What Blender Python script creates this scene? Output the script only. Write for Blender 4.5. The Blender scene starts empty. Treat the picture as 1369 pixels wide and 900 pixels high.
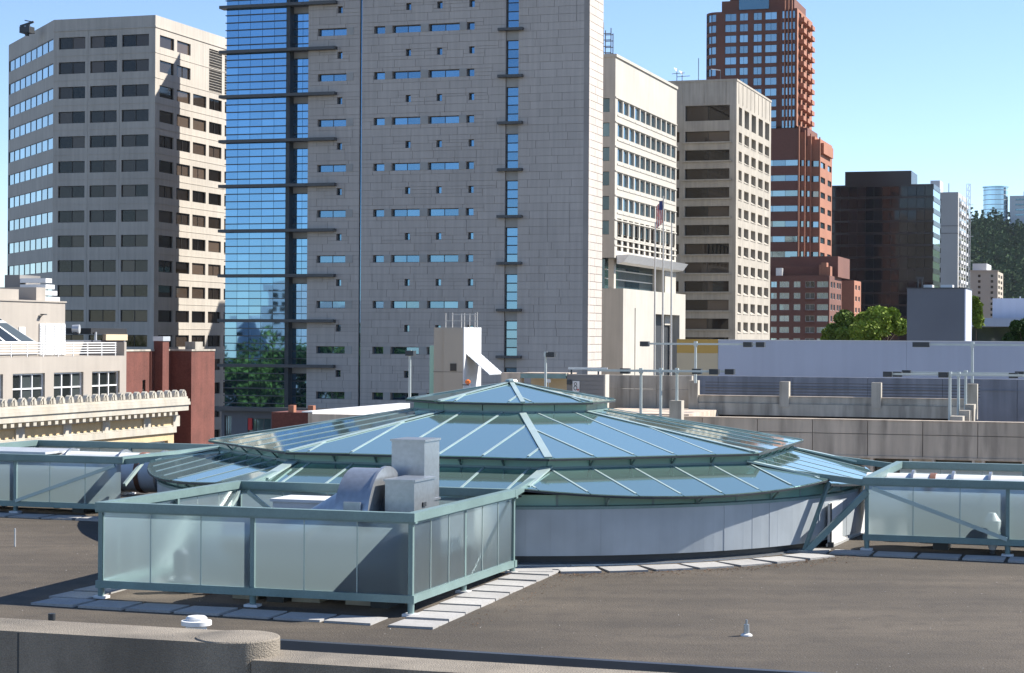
import bpy, math, random
from math import sin, cos, tan, radians, pi, sqrt, atan2
random.seed(7)
R = random.Random(11)
sc = bpy.context.scene
col = sc.collection

# ------------------------------------------------------------------ camera, sky, sun
FPX, ROLL, CAMZ = 2643.0, 0.006, 6.0
cd = bpy.data.cameras.new('camera'); cam = bpy.data.objects.new('camera', cd); col.objects.link(cam)
cd.sensor_width = 36.0; cd.lens = 36.0 * FPX / 1369.0
cd.clip_start = 0.3; cd.clip_end = 30000
cam.location = (0, 0, CAMZ); cam.rotation_euler = (pi / 2, ROLL, 0)
cam.rotation_mode = 'XYZ'
from mathutils import Matrix, Vector
cam.matrix_world = Matrix.Translation((0, 0, CAMZ)) @ Matrix.Rotation(pi / 2, 4, 'X') @ Matrix.Rotation(ROLL, 4, 'Z')
sc.camera = cam

SUN_EL, SUN_AZ = radians(40), radians(72)          # azimuth clockwise from +Y
w = bpy.data.worlds.new('World'); sc.world = w; w.use_nodes = True
nt = w.node_tree; nt.nodes.clear()
sky = nt.nodes.new('ShaderNodeTexSky'); sky.sky_type = 'NISHITA'; sky.sun_disc = False
sky.sun_elevation = SUN_EL; sky.sun_rotation = SUN_AZ
sky.altitude = 0; sky.air_density = 0.75; sky.dust_density = 0.0; sky.ozone_density = 1.2
bg = nt.nodes.new('ShaderNodeBackground'); bg.inputs['Strength'].default_value = 0.094
wo = nt.nodes.new('ShaderNodeOutputWorld')
tint = nt.nodes.new('ShaderNodeVectorMath'); tint.operation = 'MULTIPLY'; tint.inputs[1].default_value = (0.92, 0.98, 1.1)   # camera white balance
nt.links.new(sky.outputs[0], tint.inputs[0]); nt.links.new(tint.outputs[0], bg.inputs[0]); nt.links.new(bg.outputs[0], wo.inputs[0])
sl = bpy.data.lights.new('sun', 'SUN'); sl.energy = 5.0; sl.angle = radians(0.53); sl.color = (1.0, 0.95, 0.87)
sun = bpy.data.objects.new('sun', sl); col.objects.link(sun)
sd = Vector((sin(SUN_AZ) * cos(SUN_EL), cos(SUN_AZ) * cos(SUN_EL), sin(SUN_EL)))
sun.rotation_euler = sd.to_track_quat('Z', 'Y').to_euler(); sun.location = (60, 40, 120)
sc.view_settings.view_transform = 'Standard'; sc.view_settings.look = 'None'
sc.view_settings.exposure = 0.95; sc.view_settings.gamma = 1.0
sc.render.engine = 'CYCLES'
sc.cycles.use_denoising = True
sc.cycles.max_bounces = 8; sc.cycles.glossy_bounces = 4; sc.cycles.transmission_bounces = 6
sc.cycles.transparent_max_bounces = 8; sc.cycles.caustics_reflective = False; sc.cycles.caustics_refractive = False

# ------------------------------------------------------------------ city grid: u runs right, v runs away, both turned by A
A = 0.3107
CA, SA = cos(A), sin(A)
def G(u, v, z=0.0): return (u * CA + v * SA, -u * SA + v * CA, z)
def grid(X, Y): return (X * CA - Y * SA, X * SA + Y * CA)
def ray(px, py):
    a, b = px - 684.5, py - 450.0
    x = a * cos(ROLL) + b * sin(ROLL); y = -a * sin(ROLL) + b * cos(ROLL)
    return x / FPX, y / FPX                           # X = x*Y, Z = CAMZ - y*Y
def at(px, py, Y):
    x, y = ray(px, py); u, v = grid(x * Y, Y); return u, v, CAMZ - y * Y
def rv(px, py, v):                                    # where a sight line meets the plane v = const
    x, y = ray(px, py); Y = v / (x * SA + CA); u = (x * CA - SA) * Y
    return u, CAMZ - y * Y
def ru(px, py, u):
    x, y = ray(px, py); Y = u / (x * CA - SA); v = (x * SA + CA) * Y
    return v, CAMZ - y * Y
STREET = -20.0

# ------------------------------------------------------------------ materials
MATS = {}; A_DECK = 0.3107
def mat(name, c, rough=0.7, var=0.12, scale=0.5, metal=0.0, bump=0.0, bscale=6.0, streak=0.0, spec=0.5,
        fine=0.0, fscale=40.0, rnd=0.0, hstreak=0.0, dirt=None, dirt_amt=0.0, ior=1.5, coat=0.0):
    m = bpy.data.materials.new(name); m.use_nodes = True; MATS[name] = m
    n = m.node_tree.nodes; l = m.node_tree.links
    b = n['Principled BSDF']
    b.inputs['Roughness'].default_value = rough; b.inputs['Metallic'].default_value = metal
    b.inputs['Specular IOR Level'].default_value = spec; b.inputs['IOR'].default_value = ior
    b.inputs['Coat Weight'].default_value = coat
    geo = n.new('ShaderNodeNewGeometry')
    def noise(sc_, det=4, stretch=None):
        t = n.new('ShaderNodeTexNoise'); t.inputs['Scale'].default_value = sc_; t.inputs['Detail'].default_value = det
        if stretch:
            mp = n.new('ShaderNodeMapping'); mp.inputs['Scale'].default_value = stretch
            l.new(geo.outputs['Position'], mp.inputs['Vector']); l.new(mp.outputs[0], t.inputs['Vector'])
        else: l.new(geo.outputs['Position'], t.inputs['Vector'])
        return t.outputs['Fac']
    def mapr(s, a0, a1, b0, b1):
        q = n.new('ShaderNodeMapRange'); q.inputs[1].default_value = a0; q.inputs[2].default_value = a1
        q.inputs[3].default_value = b0; q.inputs[4].default_value = b1; l.new(s, q.inputs[0]); return q.outputs[0]
    def mul(x, y):
        q = n.new('ShaderNodeMath'); q.operation = 'MULTIPLY'
        for i, s in enumerate((x, y)):
            if isinstance(s, float): q.inputs[i].default_value = s
            else: l.new(s, q.inputs[i])
        return q.outputs[0]
    f = mapr(noise(scale), 0.3, 0.7, 1 - var, 1 + var)
    if fine: f = mul(f, mapr(noise(fscale, 3), 0.3, 0.7, 1 - fine, 1 + fine))
    if streak: f = mul(f, mapr(noise(1.0, 4, (2.2, 2.2, 0.12)), 0.35, 0.7, 1 + streak * .4, 1 - streak))
    if hstreak:
        mp = n.new('ShaderNodeMapping'); mp.inputs['Rotation'].default_value = (0, 0, A_DECK); mp.inputs['Scale'].default_value = (0.12, 1.3, 1)
        tn = n.new('ShaderNodeTexNoise'); tn.inputs['Scale'].default_value = 1.0; tn.inputs['Detail'].default_value = 6
        l.new(geo.outputs['Position'], mp.inputs['Vector']); l.new(mp.outputs[0], tn.inputs['Vector'])
        f = mul(f, mapr(tn.outputs['Fac'], 0.35, 0.7, 1 + hstreak, 1 - hstreak))
        mp2 = n.new('ShaderNodeMapping'); mp2.inputs['Rotation'].default_value = (0, 0, A_DECK); mp2.inputs['Scale'].default_value = (0.5, 7, 1)
        t2 = n.new('ShaderNodeTexNoise'); t2.inputs['Scale'].default_value = 1.0; t2.inputs['Detail'].default_value = 4
        l.new(geo.outputs['Position'], mp2.inputs['Vector']); l.new(mp2.outputs[0], t2.inputs['Vector'])
        f = mul(f, mapr(t2.outputs['Fac'], 0.66, 0.74, 1.0, 0.72))
    if rnd:
        oi = n.new('ShaderNodeObjectInfo')
        ad = n.new('ShaderNodeMath'); ad.operation = 'ADD'; l.new(oi.outputs['Random'], ad.inputs[0]); l.new(geo.outputs['Random Per Island'], ad.inputs[1])
        fr = n.new('ShaderNodeMath'); fr.operation = 'FRACT'; l.new(ad.outputs[0], fr.inputs[0])
        f = mul(f, mapr(fr.outputs[0], 0, 1, 1 - rnd, 1 + rnd))
    vm = n.new('ShaderNodeVectorMath'); vm.operation = 'SCALE'; vm.inputs[0].default_value = c; l.new(f, vm.inputs['Scale'])
    out = vm.outputs[0]
    if dirt:
        mx = n.new('ShaderNodeMix'); mx.data_type = 'RGBA'
        l.new(mapr(noise(1.0, 6, (1.6, 1.6, 0.25)), 0.5, 0.72, 0.0, dirt_amt), mx.inputs[0])
        l.new(out, mx.inputs[6]); mx.inputs[7].default_value = (*dirt, 1); out = mx.outputs[2]
    l.new(out, b.inputs['Base Color'])
    if bump:
        bp = n.new('ShaderNodeBump'); bp.inputs['Strength'].default_value = bump; bp.inputs['Distance'].default_value = 0.05
        l.new(noise(bscale, 5), bp.inputs['Height']); l.new(bp.outputs[0], b.inputs['Normal'])
    return m

def glass(name, c, metal=0.0, rough=0.03, ior=1.5, lo=1.0, hi=1.0, wav=0.0, wscale=0.25, spec=0.5):
    """reflective pane; every pane takes its own shade between lo and hi (blinds, rooms)"""
    m = bpy.data.materials.new(name); m.use_nodes = True; MATS[name] = m
    n = m.node_tree.nodes; l = m.node_tree.links; b = n['Principled BSDF']
    b.inputs['Roughness'].default_value = rough; b.inputs['Metallic'].default_value = metal
    b.inputs['IOR'].default_value = ior; b.inputs['Specular IOR Level'].default_value = spec
    oi = n.new('ShaderNodeObjectInfo')
    q = n.new('ShaderNodeMapRange'); q.inputs[3].default_value = lo; q.inputs[4].default_value = hi
    pw = n.new('ShaderNodeMath'); pw.operation = 'POWER'; pw.inputs[1].default_value = 2.0
    l.new(oi.outputs['Random'], pw.inputs[0]); l.new(pw.outputs[0], q.inputs[0])
    vm = n.new('ShaderNodeVectorMath'); vm.operation = 'SCALE'; vm.inputs[0].default_value = c
    l.new(q.outputs[0], vm.inputs['Scale']); l.new(vm.outputs[0], b.inputs['Base Color'])
    if wav:
        g = n.new('ShaderNodeNewGeometry'); t = n.new('ShaderNodeTexNoise'); t.inputs['Scale'].default_value = wscale
        t.inputs['Detail'].default_value = 1
        l.new(g.outputs['Position'], t.inputs['Vector'])
        bp = n.new('ShaderNodeBump'); bp.inputs['Strength'].default_value = 1.0; bp.inputs['Distance'].default_value = wav
        l.new(t.outputs['Fac'], bp.inputs['Height']); l.new(bp.outputs[0], b.inputs['Normal'])
    return m

mat('deck', (0.074, 0.059, 0.0425), 0.9, 0.26, 0.22, bump=0.5, bscale=25, fine=0.3, fscale=38, hstreak=0.16, dirt=(0.047, 0.037, 0.028), dirt_amt=0.6)
mat('paver', (0.36, 0.35, 0.335), 0.85, 0.10, 1.5, fine=0.12, fscale=25, rnd=0.10, bump=0.2)
mat('near_concrete', (0.25, 0.215, 0.17), 0.9, 0.15, 2.2, bump=0.5, bscale=90, fine=0.24, fscale=120, streak=0.22, dirt=(0.10, 0.088, 0.072), dirt_amt=0.6)
mat('flashing', (0.065, 0.072, 0.085), 0.45, 0.15, 0.8, metal=0.4)
mat('ground', (0.13, 0.12, 0.105), 0.95, 0.3, 0.02)
mat('stone', (0.49, 0.435, 0.385), 0.75, 0.07, 0.05, rnd=0.04, streak=0.10)
mat('stone_backing', (0.33, 0.295, 0.265), 0.9, 0.1, 0.2)
mat('stone_white', (0.46, 0.43, 0.375), 0.8, 0.06, 0.2, streak=0.08)
mat('precast', (0.46, 0.42, 0.365), 0.8, 0.07, 0.15, streak=0.12)
mat('aggregate', (0.40, 0.36, 0.30), 0.85, 0.1, 0.3, streak=0.16)
mat('stucco', (0.37, 0.33, 0.285), 0.85, 0.06, 0.4, streak=0.06)
mat('cornice_white', (0.47, 0.435, 0.365), 0.7, 0.10, 0.9, streak=0.12, dirt=(0.45, 0.34, 0.2), dirt_amt=0.25)
mat('tan_brick', (0.58, 0.44, 0.25), 0.85, 0.1, 1.0, fine=0.1, fscale=12)
mat('red_brick', (0.15, 0.05, 0.036), 0.9, 0.18, 0.7, fine=0.2, fscale=9, streak=0.15)
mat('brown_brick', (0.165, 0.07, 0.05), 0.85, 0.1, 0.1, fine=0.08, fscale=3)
mat('sunlit_brick', (0.35, 0.15, 0.09), 0.85, 0.08, 0.1, fine=0.08, fscale=3)  # brown brick's tone brightened; sunlight on side walls put into the colour
mat('garage_concrete', (0.44, 0.40, 0.335), 0.9, 0.15, 0.5, streak=0.25, dirt=(0.07, 0.062, 0.055), dirt_amt=0.6, rnd=0.05)
mat('garage_panel', (0.57, 0.47, 0.37), 0.9, 0.10, 0.5, streak=0.22, dirt=(0.10, 0.085, 0.075), dirt_amt=0.5, rnd=0.05)
mat('white_wall', (0.47, 0.50, 0.58), 0.8, 0.05, 0.15, streak=0.04)
mat('ochre', (0.55, 0.34, 0.09), 0.8, 0.06, 0.3); mat('tan_paint', (0.58, 0.48, 0.32), 0.8, 0.06, 0.3)
mat('dark_box', (0.10, 0.11, 0.13), 0.6, 0.08, 0.3)
mat('black_granite', (0.016, 0.014, 0.016), 0.25, 0.2, 0.05)
mat('far_concrete', (0.40, 0.39, 0.37), 0.85, 0.08, 0.05)
mat('far_white', (0.60, 0.61, 0.62), 0.8, 0.05, 0.05)
mat('beige', (0.46, 0.40, 0.32), 0.85, 0.06, 0.1)
mat('roofing', (0.22, 0.21, 0.20), 0.9, 0.15, 0.2)
mat('steel_green', (0.18, 0.265, 0.255), 0.42, 0.10, 1.5, metal=0.15, rnd=0.04, fine=0.06, fscale=20)
mat('cap_green', (0.40, 0.50, 0.48), 0.35, 0.08, 1.5, metal=0.2)
mat('aluminium', (0.62, 0.63, 0.63), 0.4, 0.08, 2.0, metal=0.5)
mat('galvanised', (0.44, 0.46, 0.48), 0.34, 0.07, 0.8, metal=0.75, fine=0.08, fscale=9)
mat('drum_metal', (0.39, 0.43, 0.46), 0.42, 0.10, 0.9, metal=0.15, rnd=0.03, streak=0.08)
mat('white_metal', (0.74, 0.74, 0.73), 0.45, 0.06, 1.5)
mat('dark_metal', (0.045, 0.05, 0.055), 0.5, 0.2, 1.0, metal=0.3)
mat('sunshade', (0.085, 0.085, 0.085), 0.5, 0.1, 0.5, metal=0.3)
mat('mullion', (0.10, 0.10, 0.105), 0.45, 0.1, 0.5, metal=0.5)
mat('bronze', (0.05, 0.045, 0.04), 0.5, 0.1, 0.5, metal=0.3)
mat('light_frame', (0.62, 0.60, 0.55), 0.6, 0.06, 0.5)
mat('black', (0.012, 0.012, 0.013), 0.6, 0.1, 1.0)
mat('louver', (0.36, 0.34, 0.31), 0.6, 0.1, 0.5)
mat('sign_white', (0.72, 0.71, 0.69), 0.6, 0.05, 2.0); mat('red_paint', (0.5, 0.03, 0.03), 0.6, 0.05, 2.0)
mat('flag_red', (0.42, 0.04, 0.05), 0.8, 0.05, 2.0); mat('flag_blue', (0.03, 0.05, 0.18), 0.8, 0.05, 2.0); mat('flag_white', (0.75, 0.74, 0.72), 0.8, 0.05, 2.0)
mat('orange_plastic', (0.75, 0.18, 0.03), 0.35, 0.1, 3.0); mat('copper', (0.22, 0.10, 0.06), 0.5, 0.2, 3.0)
mat('bark', (0.07, 0.05, 0.035), 0.95, 0.2, 3.0)
mat('litter', (0.16, 0.075, 0.03), 0.9, 0.3, 3.0, rnd=0.4)
mat('shade_blue_concrete', (0.22, 0.235, 0.27), 0.9, 0.15, 0.5, streak=0.25)  # garage concrete made darker and bluer; deep shade put into the colour
mat('lamp_paint', (0.50, 0.55, 0.52), 0.5, 0.06, 2.0)
mat('deck_patch', (0.086, 0.070, 0.054), 0.9, 0.2, 0.6, bump=0.4, bscale=25, fine=0.3, fscale=38)
mat('soffit', (0.20, 0.28, 0.26), 0.6, 0.1, 1.0)
for nm, c in (('leaf_light', (0.19, 0.25, 0.042)), ('leaf_mid', (0.13, 0.185, 0.04)), ('leaf_dark', (0.035, 0.065, 0.02)), ('leaf_far', (0.045, 0.08, 0.032))):
    m = mat(nm, c, 0.6, 0.25, 0.25 if nm != 'leaf_far' else 0.02, rnd=0.3, spec=0.06)
glass('dark_glass', (0.022, 0.016, 0.012), lo=0.3, hi=5.0, wav=0.004, spec=0.35)
glass('blue_glass', (0.155, 0.30, 0.46), metal=0.95, rough=0.02, lo=0.9, hi=1.05, wav=0.02, wscale=0.12)
glass('slot_glass', (0.13, 0.245, 0.37), metal=0.9, rough=0.02, lo=0.8, hi=1.05, wav=0.012, wscale=0.3)
glass('teal_glass', (0.16, 0.27, 0.33), metal=0.7, rough=0.03, lo=0.6, hi=1.0, wav=0.01)
glass('sky_glass', (0.46, 0.60, 0.68), metal=0.9, rough=0.03, lo=0.8, hi=1.05, wav=0.004)
glass('koin_glass', (0.31, 0.42, 0.48), metal=0.85, rough=0.04, lo=0.7, hi=1.1, wav=0.01)
glass('black_glass', (0.012, 0.014, 0.018), metal=0.2, rough=0.05, lo=0.8, hi=1.2, wav=0.004)
glass('store_glass', (0.05, 0.06, 0.06), ior=1.6, lo=0.3, hi=2.0)
glass('dome_glass', (0.34, 0.515, 0.475), metal=0.78, rough=0.05, lo=0.9, hi=1.1, wav=0.001, wscale=0.7)
glass('green_glass', (0.25, 0.45, 0.37), rough=0.12, ior=1.6, lo=0.85, hi=1.2)

def frosted():
    m = bpy.data.materials.new('frosted_glass'); m.use_nodes = True; MATS['frosted_glass'] = m
    n = m.node_tree.nodes; l = m.node_tree.links; n.clear()
    out = n.new('ShaderNodeOutputMaterial')
    tl = n.new('ShaderNodeBsdfTranslucent'); tl.inputs[0].default_value = (0.42, 0.55, 0.585, 1)
    df = n.new('ShaderNodeBsdfDiffuse'); df.inputs[0].default_value = (0.36, 0.45, 0.475, 1)
    rf = n.new('ShaderNodeBsdfRefraction'); rf.inputs[0].default_value = (0.80, 0.92, 0.93, 1); rf.inputs['Roughness'].default_value = 0.3; rf.inputs['IOR'].default_value = 1.4
    gl = n.new('ShaderNodeBsdfGlossy'); gl.inputs[0].default_value = (0.9, 0.95, 0.95, 1); gl.inputs['Roughness'].default_value = 0.3
    m1 = n.new('ShaderNodeMixShader'); m1.inputs[0].default_value = 0.3; l.new(tl.outputs[0], m1.inputs[1]); l.new(df.outputs[0], m1.inputs[2])
    m2 = n.new('ShaderNodeMixShader'); m2.inputs[0].default_value = 0.58; l.new(m1.outputs[0], m2.inputs[1]); l.new(rf.outputs[0], m2.inputs[2])
    m3 = n.new('ShaderNodeMixShader'); fr = n.new('ShaderNodeFresnel'); fr.inputs[0].default_value = 1.45
    l.new(fr.outputs[0], m3.inputs[0]); l.new(m2.outputs[0], m3.inputs[1]); l.new(gl.outputs[0], m3.inputs[2])
    l.new(m3.outputs[0], out.inputs[0])
frosted()

# ------------------------------------------------------------------ mesh and object helpers
class MB:
    def __init__(s): s.v = []; s.f = []
    def quad(s, *p):
        i = len(s.v); s.v += p; s.f.append(tuple(range(i, i + len(p)))); return s
    def box(s, x0, x1, y0, y1, z0, z1):
        i = len(s.v)
        s.v += [(x0, y0, z0), (x1, y0, z0), (x1, y1, z0), (x0, y1, z0), (x0, y0, z1), (x1, y0, z1), (x1, y1, z1), (x0, y1, z1)]
        s.f += [(i, i + 3, i + 2, i + 1), (i + 4, i + 5, i + 6, i + 7), (i, i + 1, i + 5, i + 4), (i + 1, i + 2, i + 6, i + 5), (i + 2, i + 3, i + 7, i + 6), (i + 3, i, i + 4, i + 7)]
        return s
    def prism(s, poly, z0, z1):                        # plan polygon, counter-clockwise
        i = len(s.v); k = len(poly)
        s.v += [(p[0], p[1], z0) for p in poly] + [(p[0], p[1], z1) for p in poly]
        s.f += [tuple(range(i + k - 1, i - 1, -1)), tuple(range(i + k, i + 2 * k))]
        for j in range(k): s.f.append((i + j, i + (j + 1) % k, i + k + (j + 1) % k, i + k + j))
        return s
    def slab(s, pts, off):                             # 3D polygon extruded by a vector
        i = len(s.v); k = len(pts)
        s.v += [tuple(p) for p in pts] + [(p[0] + off[0], p[1] + off[1], p[2] + off[2]) for p in pts]
        s.f += [tuple(range(i, i + k)), tuple(range(i + 2 * k - 1, i + k - 1, -1))]
        for j in range(k): s.f.append((i + (j + 1) % k, i + j, i + k + j, i + k + (j + 1) % k))
        return s
    def bar(s, p, q, wd, ht, up=(0, 0, 1)):            # rectangular bar from p to q
        p = Vector(p); q = Vector(q); d = (q - p).normalized(); x = d.cross(Vector(up))
        if x.length < 1e-4: x = d.cross(Vector((1, 0, 0)))
        x.normalize(); y = x.cross(d)
        a, b = x * wd / 2, y * ht / 2; i = len(s.v)
        s.v += [tuple(p - a - b), tuple(p + a - b), tuple(p + a + b), tuple(p - a + b), tuple(q - a - b), tuple(q + a - b), tuple(q + a + b), tuple(q - a + b)]
        s.f += [(i, i + 1, i + 2, i + 3), (i + 7, i + 6, i + 5, i + 4), (i, i + 4, i + 5, i + 1), (i + 1, i + 5, i + 6, i + 2), (i + 2, i + 6, i + 7, i + 3), (i + 3, i + 7, i + 4, i)]
        return s
    def tube(s, p, q, r0, r1=None, k=10, cap=True):
        r1 = r0 if r1 is None else r1
        p = Vector(p); q = Vector(q); d = (q - p).normalized()
        x = d.cross(Vector((0, 0, 1)))
        if x.length < 1e-3: x = Vector((1, 0, 0))
        x.normalize(); y = x.cross(d); i = len(s.v)
        for c, r in ((p, r0), (q, r1)):
            for j in range(k):
                a = 2 * pi * j / k; s.v.append(tuple(c + x * r * cos(a) + y * r * sin(a)))
        for j in range(k): s.f.append((i + j, i + (j + 1) % k, i + k + (j + 1) % k, i + k + j))
        if cap: s.f += [tuple(range(i + k - 1, i - 1, -1)), tuple(range(i + k, i + 2 * k))]
        return s
    def lathe(s, c, prof, k=20):                       # prof: list of (r, z)
        i = len(s.v)
        for r, z in prof:
            for j in range(k): a = 2 * pi * j / k; s.v.append((c[0] + r * cos(a), c[1] + r * sin(a), c[2] + z))
        for m_ in range(len(prof) - 1):
            for j in range(k):
                a, b = i + m_ * k + j, i + m_ * k + (j + 1) % k; s.f.append((a, b, b + k, a + k))
        s.f.append(tuple(range(i + (len(prof) - 1) * k, i + len(prof) * k)))
        return s
    def mesh(s, name, m, o=(0, 0, 0), smooth=False):
        me = bpy.data.meshes.new(name)
        me.from_pydata([(p[0] - o[0], p[1] - o[1], p[2] - o[2]) for p in s.v], [], s.f)
        if m: me.materials.append(MATS[m])
        if smooth:
            for p in me.polygons: p.use_smooth = True
            try: me.set_sharp_from_angle(angle=radians(35))
            except Exception: pass
        me.update(); return me

def props(o, label=None, cat=None, group=None, kind=None):
    for k, x in (('label', label), ('category', cat), ('group', group), ('kind', kind)):
        if x: o[k] = x
    return o
class Thing:
    """a thing's Empty at its base; parts are given in grid coordinates"""
    def __init__(s, name, label, cat, u, v, z, group=None):
        s.o = (u, v, z); s.e = bpy.data.objects.new(name, None); col.objects.link(s.e)
        s.e.empty_display_size = 0.5
        s.e.location = G(u, v, z); s.e.rotation_euler = (0, 0, -A); props(s.e, label, cat, group)
    def part(s, name, mb, m, parent=None, kind=None, smooth=False, label=None):
        ob = bpy.data.objects.new(name, mb.mesh(name, m, s.o, smooth)); col.objects.link(ob)
        ob.parent = parent or s.e; props(ob, kind=kind, label=label); return ob
    def inst(s, name, me, loc, rot=(0, 0, 0), parent=None, rel=False):
        ob = bpy.data.objects.new(name, me); col.objects.link(ob); ob.parent = parent or s.e
        ob.location = loc if rel else (loc[0] - s.o[0], loc[1] - s.o[1], loc[2] - s.o[2]); ob.rotation_euler = rot; return ob
def struct(name, mb, m, kind='structure', label=None, smooth=False, cat=None):
    ob = bpy.data.objects.new(name, mb.mesh(name, m, smooth=smooth)); col.objects.link(ob); ob.rotation_euler = (0, 0, -A)
    props(ob, label, cat, kind=kind); return ob
def solid(name, label, cat, mb, m, base, group=None, smooth=False):
    ob = bpy.data.objects.new(name, mb.mesh(name, m, base, smooth)); col.objects.link(ob)
    ob.location = G(*base); ob.rotation_euler = (0, 0, -A); return props(ob, label, cat, group)

_cache = {}
def frame_mesh(wd, h, nv, nh, fw, fd, m):
    key = (round(wd, 2), round(h, 2), nv, tuple(nh), fw, fd, m)
    if key not in _cache:
        b = MB()
        b.box(0, wd, 0, fd, 0, fw); b.box(0, wd, 0, fd, h - fw, h); b.box(0, fw, 0, fd, fw, h - fw); b.box(wd - fw, wd, 0, fd, fw, h - fw)
        for i in range(1, nv):
            x = wd * i / nv; b.box(x - fw / 2, x + fw / 2, 0.002, fd - .002, fw, h - fw)
        for q in nh: b.box(fw, wd - fw, 0.004, fd - .004, h * q - fw / 2, h * q + fw / 2)
        _cache[key] = b.mesh('window', m)
    return _cache[key]
def pane_mesh(wd, h, m):
    key = ('p', round(wd, 2), round(h, 2), m)
    if key not in _cache: _cache[key] = MB().quad((0, 0, 0), (wd, 0, 0), (wd, 0, h), (0, 0, h)).mesh('pane', m)
    return _cache[key]
def window(T, O, t, s0, s1, z0, z1, depth, gm='dark_glass', fm='mullion', nv=1, nh=(), fw=0.08, tilt=0.0, split=False, fd=0.12, name='window'):
    """O plan origin, t plan direction (left to right seen from outside); frame set back by depth"""
    phi = atan2(t[1], t[0]); nx, ny = -t[1], t[0]      # inward normal
    x = O[0] + t[0] * s0 + nx * (depth - fd); y = O[1] + t[1] * s0 + ny * (depth - fd)
    wd, h = s1 - s0, z1 - z0
    wo_ = T.inst(name, frame_mesh(wd, h, nv, nh, fw, fd, fm), (x, y, z0), (0, 0, phi))
    k = nv if split else 1
    for i in range(k):
        T.inst('pane', pane_mesh(wd / k, h, gm), (wd / k * i, fd * .7, 0), (R.uniform(-tilt, tilt), 0, R.uniform(-tilt, tilt)), wo_, rel=True)
    return wo_
def facade(mb, O, t, L, z0, z1, holes, depth, side=True):
    """wall sheet with real openings and reveals"""
    nx, ny = -t[1], t[0]
    def P(s, z, d=0.0): return (O[0] + t[0] * s + nx * d, O[1] + t[1] * s + ny * d, z)
    holes = [h for h in holes if h[1] > 0.01 and h[0] < L - .01 and h[3] > z0 and h[2] < z1]
    holes = [(max(h[0], 0), min(h[1], L), max(h[2], z0), min(h[3], z1)) for h in holes]
    S = sorted(set([0.0, L] + [round(x, 4) for h in holes for x in h[:2]])); Z = sorted(set([z0, z1] + [round(x, 4) for h in holes for x in h[2:]]))
    for j in range(len(Z) - 1):
        zc = (Z[j] + Z[j + 1]) / 2; row = [h for h in holes if h[2] < zc < h[3]]; run = None
        for i in range(len(S) - 1):
            c = (S[i] + S[i + 1]) / 2; op = any(h[0] < c < h[1] for h in row)
            if not op and run is None: run = S[i]
            if run is not None and (op or i == len(S) - 2):
                e = S[i] if op else S[i + 1]
                if e > run: mb.quad(P(run, Z[j]), P(e, Z[j]), P(e, Z[j + 1]), P(run, Z[j + 1]))
                run = None
    if depth:
        for a, b, c, d in holes:
            mb.quad(P(a, c), P(a, c, depth), P(a, d, depth), P(a, d)); mb.quad(P(b, c, depth), P(b, c), P(b, d), P(b, d, depth))
            mb.quad(P(a, c), P(b, c), P(b, c, depth), P(a, c, depth)); mb.quad(P(a, d, depth), P(b, d, depth), P(b, d), P(a, d))
U, V_ = (1.0, 0.0), (0.0, 1.0)                          # front faces run along U, right faces along V_
def shell(mb, u0, u1, v0, v1, z0, z1, front=True, right=True, top=True):
    """the faces of a block that carry no openings"""
    if front: mb.quad((u0, v0, z0), (u1, v0, z0), (u1, v0, z1), (u0, v0, z1))
    if right: mb.quad((u1, v0, z0), (u1, v1, z0), (u1, v1, z1), (u1, v0, z1))
    mb.quad((u1, v1, z0), (u0, v1, z0), (u0, v1, z1), (u1, v1, z1)); mb.quad((u0, v1, z0), (u0, v0, z0), (u0, v0, z1), (u0, v1, z1))
    if top: mb.quad((u0, v0, z1), (u1, v0, z1), (u1, v1, z1), (u0, v1, z1))
def parapet(u0, u1, v0, v1, z, h=0.5, tk=0.4):
    b = MB(); b.box(u0, u1, v0, v0 + tk, z, z + h); b.box(u0, u1, v1 - tk, v1, z, z + h); b.box(u0, u0 + tk, v0 + tk, v1 - tk, z, z + h); b.box(u1 - tk, u1, v0 + tk, v1 - tk, z, z + h); return b

# ------------------------------------------------------------------ dome frame of reference
DX, DY = -0.015, 58.774
DU, DV = grid(DX, DY)
def roofz(u, v):                                        # the roof falls gently to its front edge
    Y = -u * SA + v * CA
    return 0.24 + 0.018 * (min(max(Y, 30), 62) - 41)

# ------------------------------------------------------------------ ground far below and our roof deck
b = MB(); b.quad((-4000, -1500, STREET), (4000, -1500, STREET), (4000, 6500, STREET), (-4000, 6500, STREET))
struct('ground', b, 'ground')
RU0, RU1, RV0, RV1 = DU - 34, DU + 36, DV - 21.6, DV + 17.5
b = MB(); nu, nv_ = 36, 40
for j in range(nv_ + 1):
    for i in range(nu + 1):
        u = RU0 + (RU1 - RU0) * i / nu; v = RV0 + (RV1 - RV0) * j / nv_
        b.v.append((u, v, roofz(u, v) + (R.uniform(-.006, .006) if 0 < j else 0)))
for j in range(nv_):
    for i in range(nu):
        a = j * (nu + 1) + i; b.f.append((a, a + 1, a + nu + 2, a + nu + 1))
deck = struct('roof_deck', b, 'deck', smooth=True)
def deckpart(name, mb, m, smooth=False, kind=None):
    ob = bpy.data.objects.new(name, mb.mesh(name, m, smooth=smooth)); col.objects.link(ob); ob.parent = deck; props(ob, kind=kind); return ob
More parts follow.
